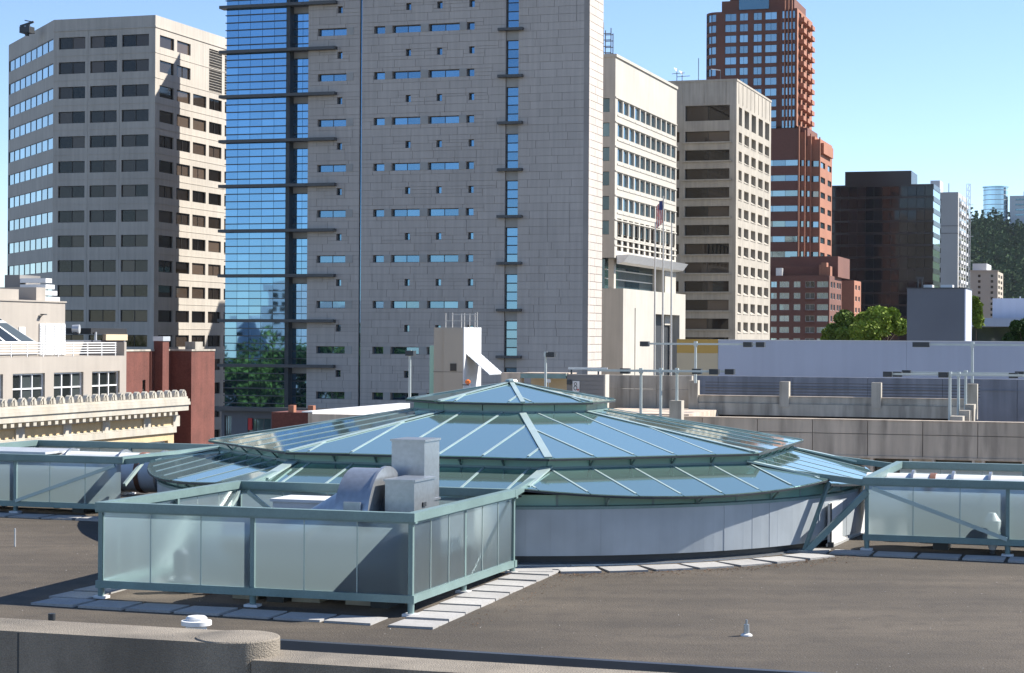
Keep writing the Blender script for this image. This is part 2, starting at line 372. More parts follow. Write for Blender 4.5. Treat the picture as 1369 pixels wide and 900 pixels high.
# metal clad edge of the roof facing the camera and the mass of our building below
zA, zB = roofz(RU0, RV0), roofz(RU1, RV0)
def edge_slab(v0, v1, d0, d1):
    return MB().slab([(RU0, v0, zA + d1), (RU1, v0, zB + d1), (RU1, v0, zB + d0), (RU0, v0, zA + d0)], (0, v1 - v0, 0))
deckpart('edge_flashing', edge_slab(RV0 - .14, RV0 + .03, -1.6, .035), 'flashing')
b = MB(); b.box(RU0, RU1, RV0 - .02, RV1, STREET, -0.9); deckpart('building_mass', b, 'garage_concrete')
b = MB(); n = 0
# pavers: one shared slab, each paver its own piece
pv = MB().box(-.47, .47, -.46, .46, -.03, .035).mesh('paver', 'paver')
def paver(u, v, rot=0.0, sx=1.0):
    ob = bpy.data.objects.new('paver', pv); col.objects.link(ob); ob.parent = deck
    ob.location = (u, v, roofz(u, v) + R.uniform(-.004, .012)); ob.rotation_euler = (0.018 * sin(A) * 0 + R.uniform(-.006, .006), R.uniform(-.006, .006), rot + R.uniform(-.02, .02)); ob.scale = (sx, 1, 1)
for j in range(10): paver(DU + 4.12, DV - 18.8 + j * 1.0)
for i in range(7): paver(DU + 2.75 - i * 1.12, DV - 18.75, 0, 1.08)
for j in range(1, 9): paver(DU - 4.15 + R.uniform(-.03, .03), DV - 18.75 + j * 1.0)
for i in range(40):                                     # ring of pavers round the drum
    a = radians(20.5 + i * 5.75)
    if 20 < math.degrees(a) < 64 or 118 < math.degrees(a) < 242: paver(DU + 11.2 * sin(a), DV - 11.2 * cos(a), a, 1.04)
for i in range(22): paver(DU + 9.6 + i * 1.12, DV - 4.35, 0, 1.08)
for i in range(20): paver(DU - 10.2 - i * 1.12, DV - 4.35, 0, 1.08)
for i in range(6): a = radians(-30 - i * 5.75); paver(DU + 11.0 * sin(a), DV - 11.0 * cos(a), a, 1.04)

# ------------------------------------------------------------------ glass dome: three tiers on an octagon, cut round at the eave
ANG = [24, 66, 114, 156, 204, 246, 294, 336]
def octv(Rr, k):
    a = radians(ANG[k % 8]); return (Rr * sin(a), -Rr * cos(a))
dome = Thing('glass_dome', 'stepped octagonal glass skylight dome on a round metal drum', 'skylight', DU, DV, roofz(DU, DV) - .3)
def clip(poly, a, bb, c):                               # keep a*s + b*d <= c
    out = []
    for i in range(len(poly)):
        p, q = poly[i], poly[(i + 1) % len(poly)]
        fp, fq = a * p[0] + bb * p[1] - c, a * q[0] + bb * q[1] - c
        if fp <= 0: out.append(p)
        if (fp < 0 < fq) or (fq < 0 < fp):
            t = fp / (fp - fq); out.append((p[0] + (q[0] - p[0]) * t, p[1] + (q[1] - p[1]) * t))
    return out
def facepoint(k, s, d, z):                              # face k lies between corners k-1.. k : normal angle
    a = radians((ANG[k % 8] + ANG[(k + 1) % 8] + (360 if ANG[(k + 1) % 8] < ANG[k % 8] else 0)) / 2)
    n = (sin(a), -cos(a)); t = (cos(a), sin(a))
    return (DU + n[0] * d + t[0] * s, DV + n[1] * d + t[1] * s, z)
def half(k): return radians(24 if k % 2 else 21)
def tier_face(k, region, dref, zref, slope, pitch=1.21, s_off=0.5):
    """panes and glazing bars on one sloping face; region is a polygon in (s, d)"""
    zz = lambda d: zref - slope * (d - dref)
    smin, smax = min(p[0] for p in region), max(p[0] for p in region)
    n0, n1 = math.floor(smin / pitch - s_off), math.ceil(smax / pitch - s_off)
    for j in range(n0, n1):
        a0, a1 = (j + s_off) * pitch, (j + 1 + s_off) * pitch
        pg = clip(clip(region, -1, 0, -(a0 + .012)), 1, 0, a1 - .012)
        if len(pg) < 3: continue
        ar = abs(sum(pg[i][0] * pg[(i + 1) % len(pg)][1] - pg[(i + 1) % len(pg)][0] * pg[i][1] for i in range(len(pg)))) / 2
        if ar < .02: continue
        w_ = [R.uniform(-.008, .008) for _ in range(2)]
        top = [facepoint(k, p[0], p[1], zz(p[1]) + w_[0] * (p[0] - a0) ) for p in pg]
        if (top[1][0] - top[0][0]) * (top[2][1] - top[0][1]) - (top[1][1] - top[0][1]) * (top[2][0] - top[0][0]) < 0: top.reverse()
        top.reverse()
        m_ = MB().slab([(p[0], p[1], p[2] - .025) for p in top], (0, 0, .025)); dome.part('pane', m_, 'dome_glass')
    for j in range(n0, n1 + 1):                          # glazing bars run down the slope
        s = (j + s_off) * pitch
        ds = []
        for i in range(len(region)):
            p, q = region[i], region[(i + 1) % len(region)]
            if (p[0] - s) * (q[0] - s) < 0: t = (s - p[0]) / (q[0] - p[0]); ds.append(p[1] + (q[1] - p[1]) * t)
        if len(ds) >= 2 and max(ds) - min(ds) > .35:
            d0, d1 = min(ds) + .02, max(ds) - .16
            dome.part('glazing_bar', MB().bar(facepoint(k, s, d0, zz(d0) + .006), facepoint(k, s, d1, zz(d1) + .006), .06, .016), 'cap_green')
T2R, T2Z, T3R, T3Z, APEX = 8.9, 2.93, 3.142, 4.139, 4.644
F1R, F1Z, F2R, F2Z = 8.6, 2.65, 2.9, 3.85
ROUND = 10.62
for k in range(8):
    h = half(k)
    # top tier
    de = T3R * cos(h); sl3 = (APEX - T3Z) / de
    tier_face(k, [(0, .02), (de * tan(h), de), (-de * tan(h), de)], de, T3Z, sl3, 1.6)
    # middle tier
    de = T2R * cos(h); dt = (F2R - .05) * cos(h); sl2 = (F2Z - T2Z) / ((T2R - F2R) * cos(h))
    tier_face(k, [(-dt * tan(h), dt), (dt * tan(h), dt), (de * tan(h), de), (-de * tan(h), de)], de, T2Z, sl2)
    # lowest tier, its outer edge cut by a circle
    dt = (F1R - .05) * cos(h); sv = (F1R) * sin(h); d0 = F1R * cos(h)
    if k % 2: reg = [(-sv, dt)] + [(sv, dt)] + [(ROUND * sin(a), ROUND * cos(a)) for a in [math.asin(sv / ROUND) * (1 - 2 * i / 14) for i in range(15)]]
    else:
        # edge leaves the corner at 45 degrees to this face
        q = sv - d0; dd = (-2 * q + sqrt(4 * q * q - 8 * (q * q - ROUND ** 2))) / 4; ss = q + dd
        am = atan2(ss, dd)
        reg = [(-sv, dt), (sv, dt)] + [(ROUND * sin(a), ROUND * cos(a)) for a in [am * (1 - 2 * i / 20) for i in range(21)]]
    sl1 = 0.225
    tier_face(k, reg, d0, F1Z, sl1)
    # dark eave trims under each edge
    e = MB()
    arc = reg[2:]
    zz1 = lambda d: F1Z - sl1 * (d - d0)
    for i in range(len(arc) - 1):
        e.bar(facepoint(k, arc[i][0], arc[i][1] - .02, zz1(arc[i][1]) - .05), facepoint(k, arc[i + 1][0], arc[i + 1][1] - .02, zz1(arc[i + 1][1]) - .05), .06, .05)
    dome.part('eave_trim', e, 'dark_metal')
    for Rr, Z_ in ((T2R, T2Z), (T3R, T3Z)):
        p, q = octv(Rr - .03, k), octv(Rr - .03, k + 1)
        dome.part('eave_trim', MB().bar((DU + p[0], DV + p[1], Z_ - .05), (DU + q[0], DV + q[1], Z_ - .05), .06, .05), 'dark_metal')
    # upright glass fascia under the two upper eaves, in panels with brackets
    for Rr, za, zb, R2_ in ((F1R, F1Z - .02, T2Z + .03, T2R), (F2R, F2Z - .02, T3Z + .01, T3R)):
        p, q = octv(Rr, k), octv(Rr, k + 1); L = math.dist(p, q); n_ = max(2, round(L / 1.21)); a = facepoint(k, 0, 1, 0); nrm = (a[0] - DU, a[1] - DV)
        base = dome.part('fascia_sill', MB().bar((DU + p[0], DV + p[1], za + .03), (DU + q[0], DV + q[1], za + .03), .09, .05), 'steel_green')
        for i in range(n_):
            f0, f1 = (i + .012) / n_, (i + .988) / n_
            P0 = (DU + p[0] + (q[0] - p[0]) * f0, DV + p[1] + (q[1] - p[1]) * f0); P1 = (DU + p[0] + (q[0] - p[0]) * f1, DV + p[1] + (q[1] - p[1]) * f1)
            dome.part('fascia_pane', MB().slab([(P0[0], P0[1], za), (P1[0], P1[1], za), (P1[0], P1[1], zb), (P0[0], P0[1], zb)], (-nrm[0] * .03, -nrm[1] * .03, 0)), 'green_glass')
            if i and Rr > 5:
                dome.part('bracket', MB().bar((P0[0] + nrm[0] * .01, P0[1] + nrm[1] * .01, za + .06), (P0[0] + nrm[0] * (.24), P0[1] + nrm[1] * .24, zb - .06), .03, .04), 'steel_green')
    # hip caps on the two upper tiers
    p, q = octv(T3R - .05, k), (0, 0)
    dome.part('hip_cap', MB().bar((DU + p[0], DV + p[1], T3Z + .02), (DU, DV, APEX + .02), .13, .025), 'cap_green')
    p, q = octv(T2R - .06, k), octv(F2R + .02, k)
    dome.part('hip_cap', MB().bar((DU + p[0], DV + p[1], T2Z + .022), (DU + q[0], DV + q[1], F2Z + .02), .14 if k != 0 else .2, .025), 'cap_green')
dome.part('apex_cap', MB().lathe((DU, DV, APEX), [(.2, 0.02), (.16, .08), (.02, .10)], 8), 'cap_green')
# beams that leave the corners square to the enclosures, capped where they lie on the glass
hw, hd = F1R * sin(radians(24)), F1R * cos(radians(24))
for nx, ny in ((0, -1), (1, 0), (0, 1), (-1, 0)):
    tx, ty = -ny, nx
    for s in (-1, 1):
        P = lambda d, z: (DU + nx * d + tx * s * hw, DV + ny * d + ty * s * hw, z)
        bm_ = dome.part('strut_beam', MB().bar(P(hd + .3, 2.5), P(11.02, 2.2), .15, .16), 'steel_green')
        dome.part('beam_cap', MB().bar(P(hd - .05, 2.70), P(hd + 1.9, 2.33), .28, .05), 'cap_green', parent=bm_)
# the drum: curb, metal wall panels, clerestory panes under the eave
RW = 10.3; NP = 208
dome.part('curb', MB().lathe((DU, DV, 0), [(RW - .1, -.4), (RW - .1, .66), (RW - .5, .68)], 72), 'dark_metal', smooth=True)  # dark metal puts the shadow gap at the drum's foot into the colour
dome.part('wall_cap', MB().lathe((DU, DV, 0), [(RW - .02, 1.74), (RW + .05, 1.76), (RW + .05, 1.83), (RW - .12, 1.86)], 104), 'steel_green', smooth=True)
dome.part('curb_flashing', MB().lathe((DU, DV, 0), [(RW + .16, .2), (RW + .15, .42), (RW - .09, .45)], 72), 'galvanised', smooth=True)
hwp = RW * tan(pi / NP)
wp = MB(); wp.box(-hwp - .004, hwp + .004, -.04, .0, .62, 1.76); wpm = wp.mesh('wall_panel', 'drum_metal')
for i in range(NP):
    a = 2 * pi * i / NP
    rw_ = RW + R.uniform(-.004, .004); dome.inst('wall_panel', wpm, (DU + rw_ * sin(a), DV - rw_ * cos(a), 0), (0, 0, a + R.uniform(-.014, .014)))
NC = 52; hc = (RW - .1) * tan(pi / NC)
cp = MB(); cp.box(-hc + .02, hc - .02, -.02, .0, 1.84, 2.11); cpm = cp.mesh('clerestory_pane', 'green_glass')
cm = MB(); cm.box(-.03, .03, -.05, .02, 1.84, 2.11); cmm = cm.mesh('clerestory_post', 'steel_green')
for i in range(NC):
    a = 2 * pi * i / NC; b_ = a + pi / NC
    dome.inst('clerestory_pane', cpm, (DU + (RW - .1) * sin(a), DV - (RW - .1) * cos(a), 0), (0, 0, a))
    dome.inst('clerestory_post', cmm, (DU + (RW - .1) * sin(b_), DV - (RW - .1) * cos(b_), 0), (0, 0, b_))
for i in range(26):                                       # soffit struts out to the eave
    a = 2 * pi * (i + .25) / 26
    k = [j for j in range(8) if abs(((math.degrees(a) - (ANG[j] + ANG[(j + 1) % 8] + (360 if j == 7 else 0)) / 2 + 180) % 360) - 180) <= half(j) * 180 / pi + .01][0]
    am = math.degrees(a) - (ANG[k] + ANG[(k + 1) % 8] + (360 if k == 7 else 0)) / 2
    dom = ROUND * cos(radians(am)); ze = F1Z - .225 * (dom - F1R * cos(half(k)))
    dome.part('soffit_strut', MB().bar((DU + (RW) * sin(a), DV - (RW) * cos(a), 1.86), (DU + (ROUND - .12) * sin(a), DV - (ROUND - .12) * cos(a), ze - .1), .035, .05), 'steel_green')
dome.part('switch_box', MB().box(DU + 3.02, DU + 3.2, DV - RW * .952 - .22, DV - RW * .952 - .04, 1.0, 1.22), 'white_metal')
# white duct entries standing before the drum, and the forked leg beside the right one
for sg in (1, -1):
    pts = [(DU + sg * 10.02, DV - 3.25 * sg), (DU + sg * 10.5, DV + 1.7 * sg)]
    ent = dome.part('duct_entry', MB().slab([(pts[0][0], pts[0][1], .52), (pts[1][0], pts[1][1], .52), (pts[1][0], pts[1][1], 1.6), (pts[0][0], pts[0][1], 1.6)], (-sg * .1, 0, 0)), 'white_metal')
    for f in (.33, .66):
        p = (pts[0][0] + (pts[1][0] - pts[0][0]) * f, pts[0][1] + (pts[1][1] - pts[0][1]) * f)
        dome.part('seam', MB().box(p[0] - .004, p[0] + .012, p[1] - .012, p[1] + .012, .53, 1.59), 'galvanised', parent=ent)
    dome.part('entry_base', MB().slab([(pts[0][0] + sg * .06, pts[0][1], .3), (pts[1][0] + sg * .06, pts[1][1], .3), (pts[1][0] + sg * .06, pts[1][1], .53), (pts[0][0] + sg * .06, pts[0][1], .53)], (-sg * .2, 0, 0)), 'aluminium', parent=ent)
    dome.part('entry_post', MB().box(pts[0][0] - .02, pts[0][0] + .02, pts[0][1] - sg * .06 - .02, pts[0][1] - sg * .06 + .02, .45, 1.62).box(pts[0][0] - .07, pts[0][0] + .07, pts[0][1] - sg * .06 - .07, pts[0][1] - sg * .06 + .07, .3, .58), 'dark_metal', parent=ent)
fx, fv = DU + 9.5, DV - 4.55
leg = dome.part('forked_leg', MB().bar((fx, fv, roofz(fx, fv)), (DU + 10.0, DV - 3.62, 2.2), .085, .085), 'steel_green')
dome.part('brace', MB().bar((fx + .05, fv, roofz(fx, fv)), (DU + 11.0, DV - 3.62, 1.98), .1, .16), 'steel_green', parent=leg)
dome.part('foot_plate', MB().box(fx - .14, fx + .14, fv - .14, fv + .14, roofz(fx, fv) - .02, roofz(fx, fv) + .05), 'galvanised', parent=leg)

# ------------------------------------------------------------------ frosted glass equipment enclosures
ZT = 2.355
fpm = {}
def enclosure(label, u0, u1, v0, v1, zbot, open_side, braces, group='frosted glass equipment screens'):
    T = Thing('glass_enclosure', label, 'enclosure', (u0 + u1) / 2, (v0 + v1) / 2, roofz((u0 + u1) / 2, v0))
    sides = {'f': ((u0, v0), (1, 0), u1 - u0), 'r': ((u1, v0), (0, 1), v1 - v0), 'b': ((u1, v1), (-1, 0), u1 - u0), 'l': ((u0, v1), (0, -1), v1 - v0)}
    for nm, (O, t, L) in sides.items():
        P = lambda s, z, d=0: (O[0] + t[0] * s - t[1] * d, O[1] + t[1] * s + t[0] * d, z)
        e = .105 if nm in 'fb' else -.105
        T.part('top_rail', MB().bar(P(-e, ZT - .09), P(L + e, ZT - .09), .2, .18), 'steel_green')
        T.part('rail_lip', MB().bar(P(-e - .012, ZT - .2), P(L + e + .012, ZT - .2), .13, .035), 'steel_green')
        n = max(1, round(L / 1.2))
        if nm == open_side: continue
        zb = zbot
        T.part('bottom_beam', MB().bar(P(-e * .9, zb + .08), P(L + e * .9, zb + .08), .16, .16), 'steel_green')
        pitch = L / n
        for i in range(n):
            key = (round(pitch, 3), round(zb, 2))
            if key not in fpm: fpm[key] = MB().quad((.009, 0, zb + .13), (pitch - .009, 0, zb + .13), (pitch - .009, 0, ZT - .2), (.009, 0, ZT - .2)).mesh('frosted_pane', 'frosted_glass')
            T.inst('frosted_pane', fpm[key], P(i * pitch, 0), (0, 0, atan2(t[1], t[0])))
        for i in range(1, n):
            if i % 3: q0 = P(i * pitch, 0, -.006); T.part('pane_joint', MB().box(q0[0] - .011, q0[0] + .011, q0[1] - .011, q0[1] + .011, zb + .13, ZT - .2), 'cap_green')  # pale strip; the joint's highlight is put into its colour
        for i in range(0, n + 1):
            if i % 3 and not (i == n): continue
            if i == n: continue
            s = i * pitch
            p0 = P(s, 0, .045 if i else 0)
            T.part('post', MB().box(p0[0] - .05, p0[0] + .05, p0[1] - .05, p0[1] + .05, zb + .15, ZT - .18), 'steel_green')
            gz = roofz(p0[0], p0[1])
            lg = T.part('leg', MB().tube((p0[0], p0[1], gz), (p0[0], p0[1], zb + .02), .065, .075, 12), 'steel_green', smooth=True)
            T.part('base_plate', MB().box(p0[0] - .15, p0[0] + .15, p0[1] - .13, p0[1] + .13, gz - .01, gz + .05), 'white_metal', parent=lg)
    for p, q in braces:
        T.part('brace', MB().bar(p, q, .08, .1), 'cap_green')
    return T
u0, u1, v0, v1 = DU - 3.59, DU + 3.59, DV - 17.83, DV - 11.0
enclosure('square frosted glass screen round ducts, before the front of the dome', u0, u1, v0, v1, .50, None,
          [((u1 - .12, v0 + 4.0, .62), (u1 - .12, v1 - .2, 2.1)), ((u0 + .12, v0 + 4.2, .62), (u0 + .12, v1 - .2, 2.1)), ((u0 + .3, v1 - .12, 2.1), (u0 + 2.4, v1 - .12, .62))])
enclosure('frosted glass screen with slanting brace beside the white duct entry', DU + 11.0, DU + 18.2, DV - 3.59, DV + 3.59, .70, 'l',
          [((DU + 11.15, DV - 3.7, 2.08), (DU + 14.6, DV - 3.7, .86)), ((DU + 11.1, DV + 1.0, 2.1), (DU + 11.1, DV + 3.4, .7))])
enclosure('frosted glass screen with slanting brace below the ornate cornice', DU - 18.2, DU - 11.0, DV - 3.59, DV + 3.59, .78, 'r',
          [((DU - 11.15, DV - 3.7, 2.1), (DU - 14.5, DV - 3.7, .95)), ((DU - 11.05, DV - 3.3, 1.5), (DU - 11.05, DV - 2.1, 2.15))])

# ------------------------------------------------------------------ ducts and fans inside the enclosures
def ring_x(mb, u0_, u1_, v, z, r0, r1, k=28, half_=False):
    mb.tube((u0_, v, z), (u1_, v, z), r0, r1, k); return mb
ex, ev = DU, DV
ef = ex + .52
# scroll fan in the front enclosure
T = Thing('scroll_fan', 'round metal fan housing behind the frosted front screen', 'fan', ef + .95, ev - 14.6, roofz(ef, ev - 14.6))
T.part('housing', MB().tube((ef + .45, ev - 14.6, 1.88), (ef + 1.22, ev - 14.6, 1.88), 1.15, 1.15, 40), 'galvanised', smooth=True)
T.part('rim', MB().tube((ef + 1.2, ev - 14.6, 1.88), (ef + 1.27, ev - 14.6, 1.88), 1.2, 1.2, 40), 'galvanised', smooth=True)
T.part('inlet', MB().tube((ef + 1.27, ev - 14.6, 1.88), (ef + 1.4, ev - 14.6, 1.88), .55, .5, 28), 'dark_metal', smooth=True)
T.part('access_plate', MB().box(ef + .7, ef + 1.1, ev - 15.78, ev - 15.72, 1.7, 2.35), 'galvanised')
T.part('base', MB().box(ef + .3, ef + 1.4, ev - 15.4, ev - 13.8, .3, .85), 'dark_metal')
T = Thing('square_duct', 'upright square metal duct rising above the front screen', 'duct', ef + 1.3, ev - 13.0, roofz(ef, ev - 13))
T.part('riser', MB().box(ef + .98, ef + 1.78, ev - 13.6, ev - 12.6, 1.2, 3.62), 'galvanised')
for z in (2.2, 3.58): T.part('flange', MB().box(ef + .95, ef + 1.81, ev - 13.63, ev - 12.57, z, z + .05), 'galvanised')
T.part('stand', MB().box(ef + 1.1, ef + 1.66, ev - 13.5, ev - 12.7, .3, 1.2), 'dark_metal')
T = Thing('motor_box', 'grey metal motor box between fan housing and the lit screen side', 'box', ef + 1.9, ev - 14.6, roofz(ef, ev - 14.6))
T.part('casing', MB().box(ef + 1.45, ef + 2.14, ev - 15.2, ev - 13.9, 1.2, 2.78), 'galvanised')
T.part('lid', MB().box(ef + 1.42, ef + 2.17, ev - 15.23, ev - 13.87, 2.78, 2.83), 'galvanised')
T.part('base', MB().box(ef + 1.5, ef + 2.1, ev - 15.1, ev - 14, .3, 1.2), 'dark_metal')
T.part('handle', MB().box(ef + 2.14, ef + 2.17, ev - 14.7, ev - 14.5, 2.2, 2.3), 'dark_metal')
T = Thing('flared_duct', 'bluish flared duct running into the round fan housing', 'duct', ef - .4, ev - 14.6, roofz(ef, ev - 14.6))
T.part('flare', MB().tube((ef - .7, ev - 14.6, 1.55), (ef + .45, ev - 14.6, 1.75), .4, .85, 32), 'galvanised', smooth=True)
T.part('pipe', MB().tube((ef - 2.2, ev - 14.6, 1.5), (ef - .7, ev - 14.6, 1.55), .4, .4, 32), 'galvanised', smooth=True)
T.part('collar', MB().tube((ef - .74, ev - 14.6, 1.55), (ef - .66, ev - 14.6, 1.55), .45, .45, 32), 'galvanised', smooth=True)
for x in (-1.8, -.5): T.part('saddle', MB().box(ef + x - .15, ef + x + .15, ev - 15.0, ev - 14.2, .25, 1.15), 'dark_metal')
T = Thing('filter_box', 'low white metal box with flat lid inside the front screen', 'box', ex - 1.0, ev - 12.4, roofz(ex, ev - 12.4))
T.part('casing', MB().box(ex - 1.75, ex - .45, ev - 13.0, ev - 11.9, .9, 2.05), 'white_metal')
T.part('lid', MB().box(ex - 1.8, ex - .4, ev - 13.05, ev - 11.85, 2.05, 2.12), 'white_metal')
T.part('stand', MB().box(ex - 1.6, ex - .6, ev - 12.9, ev - 12.0, .3, .9), 'dark_metal')
T = Thing('pump', 'small metal pump standing low behind the frosted panes', 'pump', ex - 2.2, ev - 16.3, roofz(ex, ev - 16.3))
T.part('body', MB().lathe((ex - 2.2, ev - 16.3, 0), [(.3, .25), (.3, .62), (.18, .7), (.18, 1.2), (.1, 1.28)], 20), 'flashing', smooth=True)
T.part('valve', MB().box(ex - 1.75, ex - 1.6, ev - 16.6, ev - 16.45, .22, .5), 'copper')
T.part('hose', MB().tube((ex - 1.7, ev - 16.5, .36), (ex - .9, ev - 16.3, .52), .03, .03, 8), 'white_metal')
for i, (a, c) in enumerate(((.5, 1.15), (1.75, 2.4), (-.9, -.3))):
    solid('skid_block', ('concrete block under the fan housing', 'concrete block under the motor box', 'concrete block under the flared duct')[i], 'block',
          MB().box(ex + a, ex + c, ev - 16.9, ev - 16.2, .2, .55), 'garage_concrete', (ex + (a + c) / 2, ev - 16.5, .2))
T = Thing('dark_drum', 'big dark round air handler lying behind the front frosted panes', 'machine', ex + 1.4, ev - 16.6, roofz(ex, ev - 16.6))
T.part('drum', MB().tube((ex - .3, ev - 16.55, 1.15), (ex + 3.1, ev - 16.55, 1.15), .66, .66, 32), 'flashing', smooth=True)
for q in (-.3, 1.0, 2.2, 3.1): T.part('band', MB().tube((ex + q - .04, ev - 16.55, 1.15), (ex + q + .04, ev - 16.55, 1.15), .7, .7, 32), 'dark_metal', smooth=True)
for q in (.2, 2.6): T.part('saddle', MB().box(ex + q - .2, ex + q + .2, ev - 17.1, ev - 16.0, .2, .7), 'dark_metal')
for sg, lab in ((1, 'added dark drum darkening the frosted screen beside the white duct entry'), (-1, 'added dark drum darkening the frosted screen under the cornice')):
    T = Thing('dark_drum', lab, 'machine', DU + sg * 14.6, DV - 2.5, roofz(DU + sg * 14.6, DV - 2.5))  # added dark bulk so the frosted screen before it reads darker
    uu0, uu1 = sorted((DU + sg * 12.0, DU + sg * 17.6))
    T.part('drum', MB().tube((uu0, DV - 2.45, 1.3), (uu1, DV - 2.45, 1.3), .62, .62, 32), 'flashing', smooth=True)
    for q in (.02, .35, .68, .98): x = uu0 + (uu1 - uu0) * q; T.part('band', MB().tube((x - .04, DV - 2.45, 1.3), (x + .04, DV - 2.45, 1.3), .66, .66, 32), 'dark_metal', smooth=True)
    for q in (.15, .85): x = uu0 + (uu1 - uu0) * q; T.part('saddle', MB().box(x - .2, x + .2, DV - 2.9, DV - 2.0, roofz(x, DV - 2.4) - .02, .85), 'dark_metal')
def pipe_run(name, label, ua, ub, v, z, r, flanges, cap_u):
    T = Thing(name, label, 'duct', (ua + ub) / 2, v, roofz((ua + ub) / 2, v))
    T.part('pipe', MB().tube((ua, v, z), (ub, v, z), r, r, 32), 'white_metal', smooth=True)
    for f in flanges: T.part('flange', MB().tube((f - .035, v, z), (f + .035, v, z), r + .1, r + .1, 32), 'galvanised', smooth=True)
    T.part('flexible_joint', MB().tube((cap_u - .08, v, z), (cap_u + .08, v, z), r + .03, r + .03, 24), 'copper', smooth=True)
    for f in (ua + .8, ub - .8): T.part('saddle', MB().box(f - .15, f + .15, v - r * .7, v + r * .7, roofz(f, v) - .02, z - r * .6), 'dark_metal')
    return T
pipe_run('round_duct', 'round white duct with flanges leading right from the white duct entry', DU + 10.52, DU + 18.0, DV + .1, 1.62, .62,
         [DU + 11.8, DU + 12.9, DU + 13.9, DU + 16.3], DU + 12.35)
pipe_run('round_duct', 'round white duct with flanges between ornate cornice and the dome', DU - 18.0, DU - 10.52, DV + .1, 1.62, .62,
         [DU - 11.5, DU - 12.9, DU - 14.8], DU - 12.2)
solid('access_panel', 'flat pale panel lying on the screened duct under the cornice', 'panel', MB().box(DU - 18, DU - 15, DV - 1.2, DV + .9, 2.2, 2.27), 'aluminium', (DU - 16.5, DV, 2.2))
T = Thing('lamp_bowl', 'round bright lamp housing glimpsed through the right frosted screen', 'lamp', DU + 14.2, DV - 3.25, roofz(DU + 14.2, DV - 3.25))
T.part('bowl', MB().lathe((DU + 14.2, DV - 3.25, 0), [(.06, .5), (.2, .8), (.22, 1.3), (.08, 1.5)], 24), 'white_metal', smooth=True)
T.part('stem', MB().tube((DU + 14.2, DV - 3.25, .4), (DU + 14.2, DV - 3.25, .9), .08, .08), 'dark_metal')

# ------------------------------------------------------------------ small things on the deck
def onroof(px, py):
    z = .25
    for _ in range(4):
        x, y = ray(px, py); Y = (CAMZ - z) / y; u, v = grid(x * Y, Y); z = roofz(u, v)
    return u, v, z
u, v, z = onroof(998, 850)
T = Thing('roof_vent', 'small pale vent pipe standing alone on the open roof', 'vent', u, v, z)
T.part('base', MB().lathe((u, v, z - .01), [(.12, 0), (.11, .035), (.06, .06)], 16), 'white_metal', smooth=True)
T.part('pipe', MB().tube((u, v, z + .05), (u, v, z + .22), .06, .055, 12), 'galvanised', smooth=True)
T.part('tip', MB().tube((u, v, z + .2), (u, v, z + .31), .028, .025, 10), 'galvanised', smooth=True)
u, v, z = onroof(20, 731)
solid('marker_rod', 'thin striped rod standing upright on the roof', 'rod', MB().tube((u, v, z - .02), (u, v, z + .48), .025, .022, 8), 'aluminium', (u, v, z))
u, v, z = grid(-8.72, 37.6)[0], grid(-8.72, 37.6)[1], 0
z = roofz(u, v)
T = Thing('pipe_stub', 'short dark capped pipe stub at the roof edge', 'pipe', u, v, z)
T.part('stub', MB().tube((u, v, z - .02), (u, v, z + .42), .055, .055, 14), 'dark_metal', smooth=True)
T.part('cap', MB().tube((u, v, z + .38), (u, v, z + .5), .07, .07, 14), 'dark_metal', smooth=True)
u, v = grid(-6.0, 37.8); z = roofz(u, v)
T = Thing('mushroom_vent', 'white metal mushroom vent behind the rounded parapet end', 'vent', u, v, z)
T.part('throat', MB().tube((u, v, z - .02), (u, v, z + .35), .2, .2, 24), 'white_metal', smooth=True)
T.part('rim', MB().lathe((u, v, z), [(.2, .24), (.29, .27), (.29, .35), (.25, .36), (.2, .345)], 28), 'white_metal', smooth=True)
T.part('cap', MB().lathe((u, v, z), [(.2, .345), (.205, .40), (.17, .435), (.07, .45), (.01, .452)], 28), 'white_metal', smooth=True)

# ------------------------------------------------------------------ concrete parapet of the building the camera stands on
u_l, v_b, z_t = at(0, 826, 15.0)
v_f = v_b - .56; uc = rv(318, 850, v_f + .28)[0]
T = Thing('concrete_parapet', 'rough near concrete parapet wall ending in a rounded pier', 'wall', uc - 2, v_f + .28, z_t - 2.5)
w_ = MB(); zl = z_t
w_.box(uc - 4.0, uc, v_f, v_b, z_t - 2.5, z_t)
T.part('wall', w_, 'near_concrete')
ring = [(.30, -2.5), (.30, .002), (.293, .010), (.28, 0.013), (0.02, 0.016)]
T.part('rounded_end', MB().lathe((uc, v_f + .28, z_t), ring, 48), 'near_concrete', smooth=True)
zl = rv(600, 882, v_b - .03)[1]
r_ = MB(); r_.box(uc + .22, uc + 8, v_f + .04, v_b - .03, zl - 2.2, zl)
T.part('low_wall', r_, 'near_concrete')
T.part('joint', MB().box(uc - 1.62, uc - 1.606, v_f - .002, v_f + .01, z_t - 2.5, z_t - .01), 'dark_metal')

